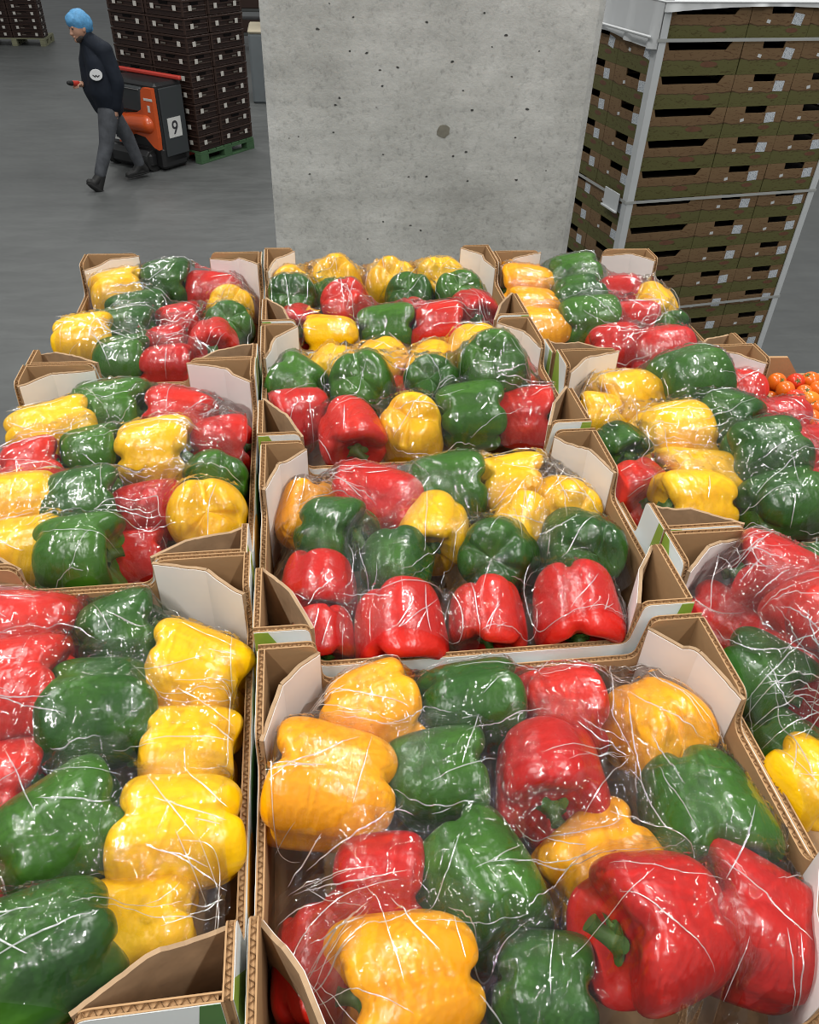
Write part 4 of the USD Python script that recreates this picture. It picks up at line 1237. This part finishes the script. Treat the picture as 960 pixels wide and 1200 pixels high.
DP, DR, DL = np.array([-1.06, 9.02]), np.array([0.616, 0.788]), np.array([-0.788, 0.616])
DH = 0.1725
dc = dark_crate('dark_crate', 0.595, 0.395, DH)
ang_l = math.atan2(DL[1], DL[0])
ang_r = math.atan2(DR[1], DR[0])
for j in range(11):
    z = 0.142 + DH * j
    # the long side of a crate on the left face looks along -DR
    for (l_, r_, rz, what) in ((0.3, 0.2, ang_l, 'front corner column'), (0.9, 0.2, ang_l, 'rear end of the left face'), (0.2, 0.7, ang_r, 'right face column')):
        c = DP + DL * l_ + DR * r_
        copy_of(dc, 'dark_crate', 'dark brown crate with white card labels, %s layer up, %s' % (NTH[j].replace('top', 'lowest'), what), 'crate', (c[0], c[1], z), rz, 'dark crates stacked behind the pallet truck')
green_wood = plain('pallet_green', (0.055, 0.115, 0.055), 0.7, spec=0.2, noise=0.2, scale=8)
m_ = DP + DL * 0.6 + DR * 0.5
pallet('green_pallet', 'green painted pallet under the tall stack of dark crates', (m_[0], m_[1], 0), ang_l, 1.2, 1.0, 0.140, green_wood)

# farther stack at the top left corner
FPx, FZ = np.array([-4.82, 17.80]), 0.12
fc = dark_crate('dark_crate_low', 0.595, 0.395, FZ)
for j in range(9):
    for (u, v, rz, what) in ((0.3, 0.2, math.pi, 'right column'), (0.9, 0.2, math.pi, 'left column')):
        copy_of(fc, 'far_crate', 'dark crate in the distant stack, %s layer up, %s' % (NTH[j].replace('top', 'lowest'), what), 'crate', (FPx[0] - u, FPx[1] + v, 0.146 + FZ * j), rz, 'dark crates on the distant pallet')
pale_wood = plain('pallet_pale', (0.20, 0.20, 0.13), 0.8, spec=0.2, noise=0.2, scale=8)
pallet('distant_pallet', 'pale wooden pallet under the distant dark crates', (FPx[0] - 0.6, FPx[1] + 0.4, 0), 0, 1.2, 0.8, 0.144, pale_wood)
# a storage rack glimpsed between the dark stack and the distant pillar
rk = at_y(290, 20, 18.0)
rack_mat = plain('rack_dark_grey', (0.045, 0.048, 0.046), 0.6)
rt_ = thing('storage_rack', 'dark storage rack far behind, between the dark crates and the distant pillar', 'rack', (rk[0], 18.0, 0), 0.05)
for a_ in (-0.45, 0.45):
    for b_ in (-0.35, 0.35):
        part('post', bx(0.07, 0.07, 3.0, (a_, b_, 1.5), 0.008), rack_mat, rt_)
for k in range(7):
    part('shelf', bx(0.98, 0.80, 0.05, (0, 0, 0.30 + 0.42 * k), 0.006), rack_mat, rt_)
    part('stored_box', bx(0.80, 0.60, 0.22, (0, 0, 0.436 + 0.42 * k), 0.01), crate_rim, rt_)

# ------------------------------------------------------------------ the orange pallet truck
orange = plain('truck_orange', (0.60, 0.085, 0.012), 0.35, coat=0.3)
black_p = plain('truck_black', (0.012, 0.012, 0.013), 0.45)
grey_p = plain('truck_grey', (0.035, 0.040, 0.043), 0.5)
red_p = plain('truck_red', (0.50, 0.045, 0.03), 0.4)
rubber = plain('rubber', (0.010, 0.010, 0.010), 0.7)
steel = plain('steel', (0.35, 0.35, 0.35), 0.35, metallic=0.8)
sign_white = plain('sign_white', (0.62, 0.62, 0.60), 0.5)
ink = plain('sign_ink', (0.03, 0.03, 0.035), 0.5)
jc = DP + DL * 0.6 - DR * 0.5              # middle of the truck's front plane, on the floor
jrz = math.atan2(-DL[1], -DL[0])           # local x runs along -DL (to the right in the photo), local y along +DR (to the pallet)
jt = thing('pallet_truck', 'orange and black electric pallet truck in front of the dark crates', 'pallet truck', (jc[0], jc[1], 0), jrz)
# photo measures: u along DL -> local x = -u
part('battery_box', bx(0.80, 0.43, 0.86, (0.10, 0.225, 0.50), 0.03), black_p, jt)
part('side_cover', bx(0.02, 0.36, 0.72, (0.505, 0.23, 0.52), 0.006), grey_p, jt, label='dark grey side cover')
low_c = Polygon([(-0.14, 0.26), (-0.14, 0.52), (-0.10, 0.57), (0.08, 0.60), (0.22, 0.62), (0.30, 0.66), (0.34, 0.86), (0.37, 0.89), (0.52, 0.89), (0.545, 0.86), (0.49, 0.25), (0.42, 0.27), (0.30, 0.37), (0.15, 0.385), (0.02, 0.34), (-0.06, 0.27)]).buffer(0.012, join_style='round').buffer(-0.012)
X, Y, Z = np.eye(3)
cow = sheet(low_c.intersection(sbox(-0.2, 0.2, 0.502, 0.95)), 0, 0.055, (np.array([0.0, 0.0, 0.0]), X, Z, -Y))
part('orange_cowl', cow, orange, jt)
hump = hull_chain([((-0.02, -0.03, 0.50), (0.13, 0.13, 0.09)), ((0.36, -0.03, 0.52), (0.13, 0.12, 0.10))][0:0] + [(((-0.01, 0.0, 0.49), (0.12, 0.15, 0.10)), ((0.35, 0.0, 0.51), (0.13, 0.14, 0.11)))], 0.03, 3)
part('orange_hood', hump, orange, jt, smooth=40)
part('back_pad', bx(0.44, 0.05, 0.26, (0.10, -0.020, 0.755), 0.015), grey_p, jt, label='dark grey operator pad')
part('pad_trim', bx(0.40, 0.010, 0.008, (0.10, -0.048, 0.86), 0.002), steel, jt)
part('red_lever', hull_chain([((-0.06, -0.08, 0.62), 0.022), ((-0.09, -0.07, 0.72), 0.018)] and [(((-0.06, -0.08, 0.63), 0.024), ((-0.09, -0.07, 0.73), 0.016))], 0.02, 2), red_p, jt, smooth=True)
part('top_rail', bx(0.98, 0.05, 0.045, (0.08, 0.36, 0.955), 0.012), red_p, jt)
part('name_strip', bx(0.13, 0.004, 0.024, (0.435, -0.057, 0.775)), sign_white, jt, label='white lettered strip')
part('name_mark', bx(0.035, 0.004, 0.07, (0.43, -0.057, 0.68), 0.001), sign_white, jt, label='small white emblem')
part('front_plate', bx(0.24, 0.004, 0.12, (-0.04, -0.150, 0.375), 0.001, 0), sign_white, jt, label='white plate with dark marks')
for k in range(3):
    part('plate_mark', bx(0.035, 0.004, 0.055 + 0.01 * (k == 1), (-0.10 + 0.055 * k, -0.154, 0.375)), ink, jt)
part('base_skirt', bx(0.86, 0.40, 0.24, (0.07, 0.19, 0.145), 0.03), black_p, jt)
part('front_bumper', bx(0.80, 0.16, 0.20, (0.0, -0.06, 0.13), 0.05), black_p, jt)
for sx in (-0.26, 0.33):
    wl = trimesh.creation.cylinder(0.115, 0.09, sections=28)
    wl.apply_transform(trimesh.transformations.rotation_matrix(math.pi / 2, (0, 1, 0)))
    w_ = part('wheel', place(wl, (sx, -0.04, 0.116)), rubber, jt, smooth=40)
    hb = trimesh.creation.cylinder(0.05, 0.10, sections=20)
    hb.apply_transform(trimesh.transformations.rotation_matrix(math.pi / 2, (0, 1, 0)))
    part('hub', place(hb, (sx, -0.04, 0.116)), steel, w_, smooth=40)
for sx in (-0.16, 0.28):
    part('fork', bx(0.16, 1.0, 0.06, (sx, 0.92, 0.085), 0.01), red_p, jt)
# number plate on the side: a 9
pl = part('number_plate', bx(0.004, 0.21, 0.21, (0.517, 0.22, 0.46), 0.0), sign_white, jt, label='white plate reading 9')
tx = meshkit.text_mesh('9', 0.135, 0.002, bold=True)
tx.apply_translation((-tx.bounds[:, 0].mean(), -tx.bounds[:, 1].mean(), 0))
v = np.array(tx.vertices)
tx.vertices = np.stack([0.519 + v[:, 2], 0.22 + v[:, 0], 0.46 + v[:, 1]], 1)
tx.fix_normals()
part('digit', tx, ink, pl, label='black number 9')

# ------------------------------------------------------------------ the walking worker
skin = plain('skin', (0.46, 0.25, 0.17), 0.5)
navy = plain('jacket_navy', (0.010, 0.014, 0.023), 0.75, spec=0.25, noise=0.25, scale=12, bump=0.3, bscale=22)
jeans = plain('trousers_grey', (0.075, 0.080, 0.090), 0.85, spec=0.2, noise=0.35, scale=10, bump=0.3, bscale=25)
boot = plain('boot_black', (0.012, 0.012, 0.012), 0.6)
netm = plain('hairnet_blue', (0.09, 0.30, 0.55), 0.6, noise=0.25, scale=30, bump=0.6, bscale=40)
beard = plain('beard_dark', (0.035, 0.025, 0.02), 0.8)
badge = plain('badge_white', (0.66, 0.67, 0.68), 0.5)
HX = np.array([-0.80, -0.60, 0.0]); HX /= np.linalg.norm(HX)      # where he is heading
SX = np.array([-HX[1], HX[0], 0.0])                                # his left is -? (toward the camera side is +/-)
if SX[1] > 0:
    SX = -SX                                                       # SX points to his near (left) side, toward the camera
Zv = np.array([0, 0, 1.0])
O = np.array([-1.905, 8.22, 0.0])


def B(f, s, z):
    """a point in the walker's own frame: forward, to his near side, up"""
    return O + HX * f + SX * s + Zv * z


def at_depth(px, py, ref, s=0.0):
    """the point of the walker's mid-plane (moved s to the near side) seen at a pixel"""
    d = ray(px, py)
    k = ((O + SX * s - EYE) @ SX) / (d @ SX)
    return EYE + d * k


def J(px, py, s=0.0):
    return at_depth(px, py, None, s)


head = J(93, 33, 0.0)
neck_b = J(104, 50, 0.0)
chest = J(114, 74, 0.0)
belly = J(118, 104, 0.0)
pelv = J(127, 126, 0.0)
sh_n, sh_f = J(122, 61, 0.165), J(112, 62, -0.165)
el_n, wr_n, hd_n = J(137, 97, 0.22), J(136, 127, 0.17), J(134, 137, 0.16)
el_f, wr_f, hd_f = J(108, 98, -0.21), J(100, 99, -0.10), J(93.5, 98.5, -0.08)
hp_n, hp_f = J(127, 132, 0.085), J(128, 131, -0.085)
kn_n, an_n = J(125, 168, 0.09), J(118, 205, 0.09)
kn_f, an_f = J(149, 160, -0.085), J(164, 193, -0.085)
for A_ in (an_n, an_f):
    pass
man = thing('person', 'person in blue hairnet, navy jacket and grey trousers walking past the pallet truck', 'person', (O[0], O[1], 0), 0)


def rel(m):
    m = m.copy()
    m.apply_translation((-O[0], -O[1], 0))
    return m


fdir = HX
# head with face, neck, bare hands and the body under the clothes, in one surface
hf = HX * 0.96 + Zv * -0.22
hf /= np.linalg.norm(hf)
hu = np.cross(SX, hf)
hu = hu if hu[2] > 0 else -hu
hp = lambda f, s, u: head + hf * f + SX * s + hu * u
bones = [((hp(-0.015, 0, 0.035), 0.093), (hp(0.015, 0, -0.01), 0.080)), ((hp(0.04, 0, -0.065), 0.048), (hp(0.02, 0, 0.0), 0.075)), ((hp(0.070, 0, -0.085), 0.026), (hp(0.03, 0, -0.06), 0.045)),
         ((hp(0.098, 0, -0.012), 0.013), (hp(0.084, 0, 0.022), 0.012)), ((hp(0.102, 0, -0.022), 0.016), (hp(0.085, 0, -0.02), 0.022)),
         ((hp(0.088, 0.014, -0.052), 0.011), (hp(0.088, -0.014, -0.052), 0.011)), ((hp(0.080, 0.036, 0.034), 0.012), (hp(0.080, -0.036, 0.034), 0.012)),
         ((hp(-0.008, 0.082, 0.0), (0.018, 0.012, 0.03)), (hp(-0.004, 0.080, -0.012), 0.014)), ((hp(-0.008, -0.082, 0.0), (0.018, 0.012, 0.03)), (hp(-0.004, -0.080, -0.012), 0.014)),
         ((neck_b, 0.066), (hp(-0.02, 0, -0.06), 0.058)), ((neck_b, 0.066), (chest, 0.10)), ((chest, 0.10), (belly, 0.09)), ((belly, 0.09), (pelv, 0.10)),
         ((sh_n, 0.045), (neck_b, 0.05)), ((sh_f, 0.045), (neck_b, 0.05)), ((sh_n, 0.045), (el_n, 0.040)), ((el_n, 0.040), (wr_n, 0.027)), ((sh_f, 0.05), (el_f, 0.04)), ((el_f, 0.04), (wr_f, 0.027)),
         ((hp_n, 0.085), (kn_n, 0.055)), ((kn_n, 0.055), (an_n, 0.038)), ((hp_f, 0.085), (kn_f, 0.055)), ((kn_f, 0.055), (an_f, 0.038)), ((pelv, 0.1), (hp_n, 0.08)), ((pelv, 0.1), (hp_f, 0.08))]


def hand(wr, pc, side, curl):
    d = pc - wr
    d /= np.linalg.norm(d)
    w = np.cross(d, side)
    w /= np.linalg.norm(w)
    palm = wr + d * 0.060
    out = [((wr, 0.025), (palm, 0.030)), ((palm + w * 0.022, 0.018), (palm - w * 0.022, 0.018)), ((palm + d * 0.03 + w * 0.026, 0.014), (palm + d * 0.03 - w * 0.026, 0.014))]
    for k, ln in enumerate((0.062, 0.072, 0.066, 0.052)):
        b0 = palm + d * 0.032 + w * (0.028 - 0.0187 * k)
        b1 = b0 + d * ln * 0.5 + side * (-0.012 * curl)
        b2 = b1 + d * ln * 0.42 * (1 - 0.5 * curl) - side * ln * 0.5 * curl
        out += [((b0, 0.0092), (b1, 0.0088)), ((b1, 0.0088), (b2, 0.0078))]
    t0 = palm + w * 0.026 - d * 0.012
    t1 = t0 + w * 0.026 + d * 0.026 - side * 0.01
    t2 = t1 + d * 0.030 - side * 0.012
    out += [((t0, 0.013), (t1, 0.011)), ((t1, 0.011), (t2, 0.009))]
    return out


bones += hand(wr_n, hd_n, SX, 0.8) + hand(wr_f, hd_f, np.array([0, 0, 1.0]), 0.9)
part('body', rel(hull_chain(bones, 0.012, 3)), skin, man, smooth=True)
jb = [((sh_n + Zv * 0.01, 0.092), (sh_f + Zv * 0.01, 0.092)), ((sh_n + Zv * 0.01, 0.088), (neck_b + Zv * 0.015, 0.088)), ((sh_f + Zv * 0.01, 0.088), (neck_b + Zv * 0.015, 0.088)), ((neck_b + HX * 0.0, 0.082), (chest + SX * 0.06, 0.150)), ((neck_b, 0.080), (chest - SX * 0.06, 0.150)), ((chest + SX * 0.07, 0.150), (belly + SX * 0.07, 0.150)), ((chest - SX * 0.07, 0.150), (belly - SX * 0.07, 0.150)),
      ((belly + SX * 0.07, 0.150), (pelv + SX * 0.05 + Zv * 0.03, 0.140)), ((belly - SX * 0.07, 0.150), (pelv - SX * 0.05 + Zv * 0.03, 0.140)), ((belly + SX * 0.06, 0.15), (belly - SX * 0.06, 0.15)),
      ((sh_n, 0.090), (el_n, 0.076)), ((el_n, 0.076), (wr_n + (el_n - wr_n) * 0.06, 0.054)), ((sh_f, 0.078), (el_f, 0.064)), ((el_f, 0.064), (wr_f, 0.044))]
part('jacket', rel(hull_chain(jb, 0.025, 7)), navy, man, smooth=True)
part('collar', rel(hull_chain([((neck_b + HX * 0.01 + Zv * 0.005, 0.082), (neck_b + HX * 0.025 + Zv * 0.055, 0.074))], 0.02, 2)), navy, man, smooth=True)
tb = [((pelv + SX * 0.05, 0.118), (pelv - SX * 0.05, 0.118)), ((hp_n, 0.108), (kn_n, 0.076)), ((kn_n, 0.076), (an_n + Zv * 0.02, 0.062)), ((hp_f, 0.108), (kn_f, 0.076)), ((kn_f, 0.076), (an_f + (kn_f - an_f) * 0.08, 0.060))]
part('trousers', rel(hull_chain(tb, 0.025, 6)), jeans, man, smooth=True)
toe_n, heel_n = J(105.5, 216, 0.09), J(117, 225, 0.09)
toe_f, heel_f = J(151, 207.5, -0.085), J(171, 203, -0.085)
for an_, heel_, toe_ in ((an_n, heel_n, toe_n), (an_f, heel_f, toe_f)):
    mid_ = heel_ * 0.45 + toe_ * 0.55
    up_ = an_ - heel_
    bb = [((an_, 0.056), (heel_ + Zv * 0.035, 0.042)), ((heel_ + Zv * 0.035, 0.042), (mid_ + Zv * 0.035, 0.044)), ((mid_ + Zv * 0.035, 0.044), (toe_ + Zv * 0.025, 0.034)), ((an_, 0.054), (mid_ + Zv * 0.04, 0.042))]
    b_ = part('boot', rel(hull_chain(bb, 0.02, 3)), boot, man, smooth=True)
    sb = [((heel_ + Zv * 0.012, (0.045, 0.045, 0.012)), (mid_ + Zv * 0.012, (0.048, 0.048, 0.012))), ((mid_ + Zv * 0.012, (0.048, 0.048, 0.012)), (toe_ + Zv * 0.010, (0.038, 0.038, 0.010)))]
    part('sole', rel(hull_chain(sb, 0.03, 0)), rubber, b_, smooth=40)
# hair net: a loose ruffled cap down to the nape
cap = hull_chain([((hp(-0.02, 0, 0.062), 0.105), (hp(-0.05, 0, 0.03), 0.098)), ((hp(0.035, 0, 0.080), 0.072), (hp(-0.03, 0, 0.07), 0.095)), ((hp(-0.085, 0, -0.015), 0.055), (hp(-0.05, 0, 0.03), 0.085))], 0.014, 2)
cap.vertices += cap.vertex_normals * (0.010 * (meshkit.fbm(np.asarray(cap.vertices) * 34, 3, 4)[:, None] - 0.5))
part('hairnet', rel(cap), netm, man, smooth=True)
bd = hull_chain([((hp(0.058, 0.022, -0.088), 0.026), (hp(0.058, -0.022, -0.088), 0.026)), ((hp(0.04, 0.05, -0.065), 0.022), (hp(0.062, 0.02, -0.085), 0.026)), ((hp(0.04, -0.05, -0.065), 0.022), (hp(0.062, -0.02, -0.085), 0.026))], 0.014, 2)
part('beard', rel(bd), beard, man, smooth=True)
for s_ in (-1, 1):
    ev = trimesh.creation.icosphere(2, 0.009)
    part('eye', rel(place(ev, hp(0.083, s_ * 0.031, 0.018))), ink, man, smooth=True)
# white round badge on the near breast
bc = J(112.5, 88, 0.20)
nb = (SX * 0.85 + HX * 0.5)
nb /= np.linalg.norm(nb)
ub = np.cross(nb, np.array([0, 0, 1.0])); ub /= np.linalg.norm(ub)
vb = np.cross(ub, nb)
e = Polygon([(0.062 * math.cos(k * math.pi / 10), 0.050 * math.sin(k * math.pi / 10)) for k in range(20)])
bad = part('badge', rel(sheet(e, -0.03, 0.004, (bc, ub, vb if vb[2] > 0 else -vb, nb))), badge, man, label='white round badge on the jacket')
em = shapely.LineString([(-0.03, -0.004), (-0.012, -0.016), (0.0, -0.002), (0.012, -0.016), (0.03, 0.0)]).buffer(0.005)
part('badge_mark', rel(sheet(em, 0.004, 0.0055, (bc, ub, vb if vb[2] > 0 else -vb, nb))), ink, bad)
# the handset in his far hand
hc = J(91, 98, -0.07)
sc_ = thing('handset', 'small black and red handset held in front of the walking person', 'handset', hc, 0)
dd = hd_f - wr_f
dd /= np.linalg.norm(dd)
part('grip', hull_chain([((dd * 0.0, 0.028), (dd * 0.075, 0.024))], 0.02, 2), red_p, sc_, smooth=True)
part('tip', hull_chain([((dd * 0.08, 0.026), (dd * 0.115, 0.020))], 0.02, 2), rubber, sc_, smooth=True)
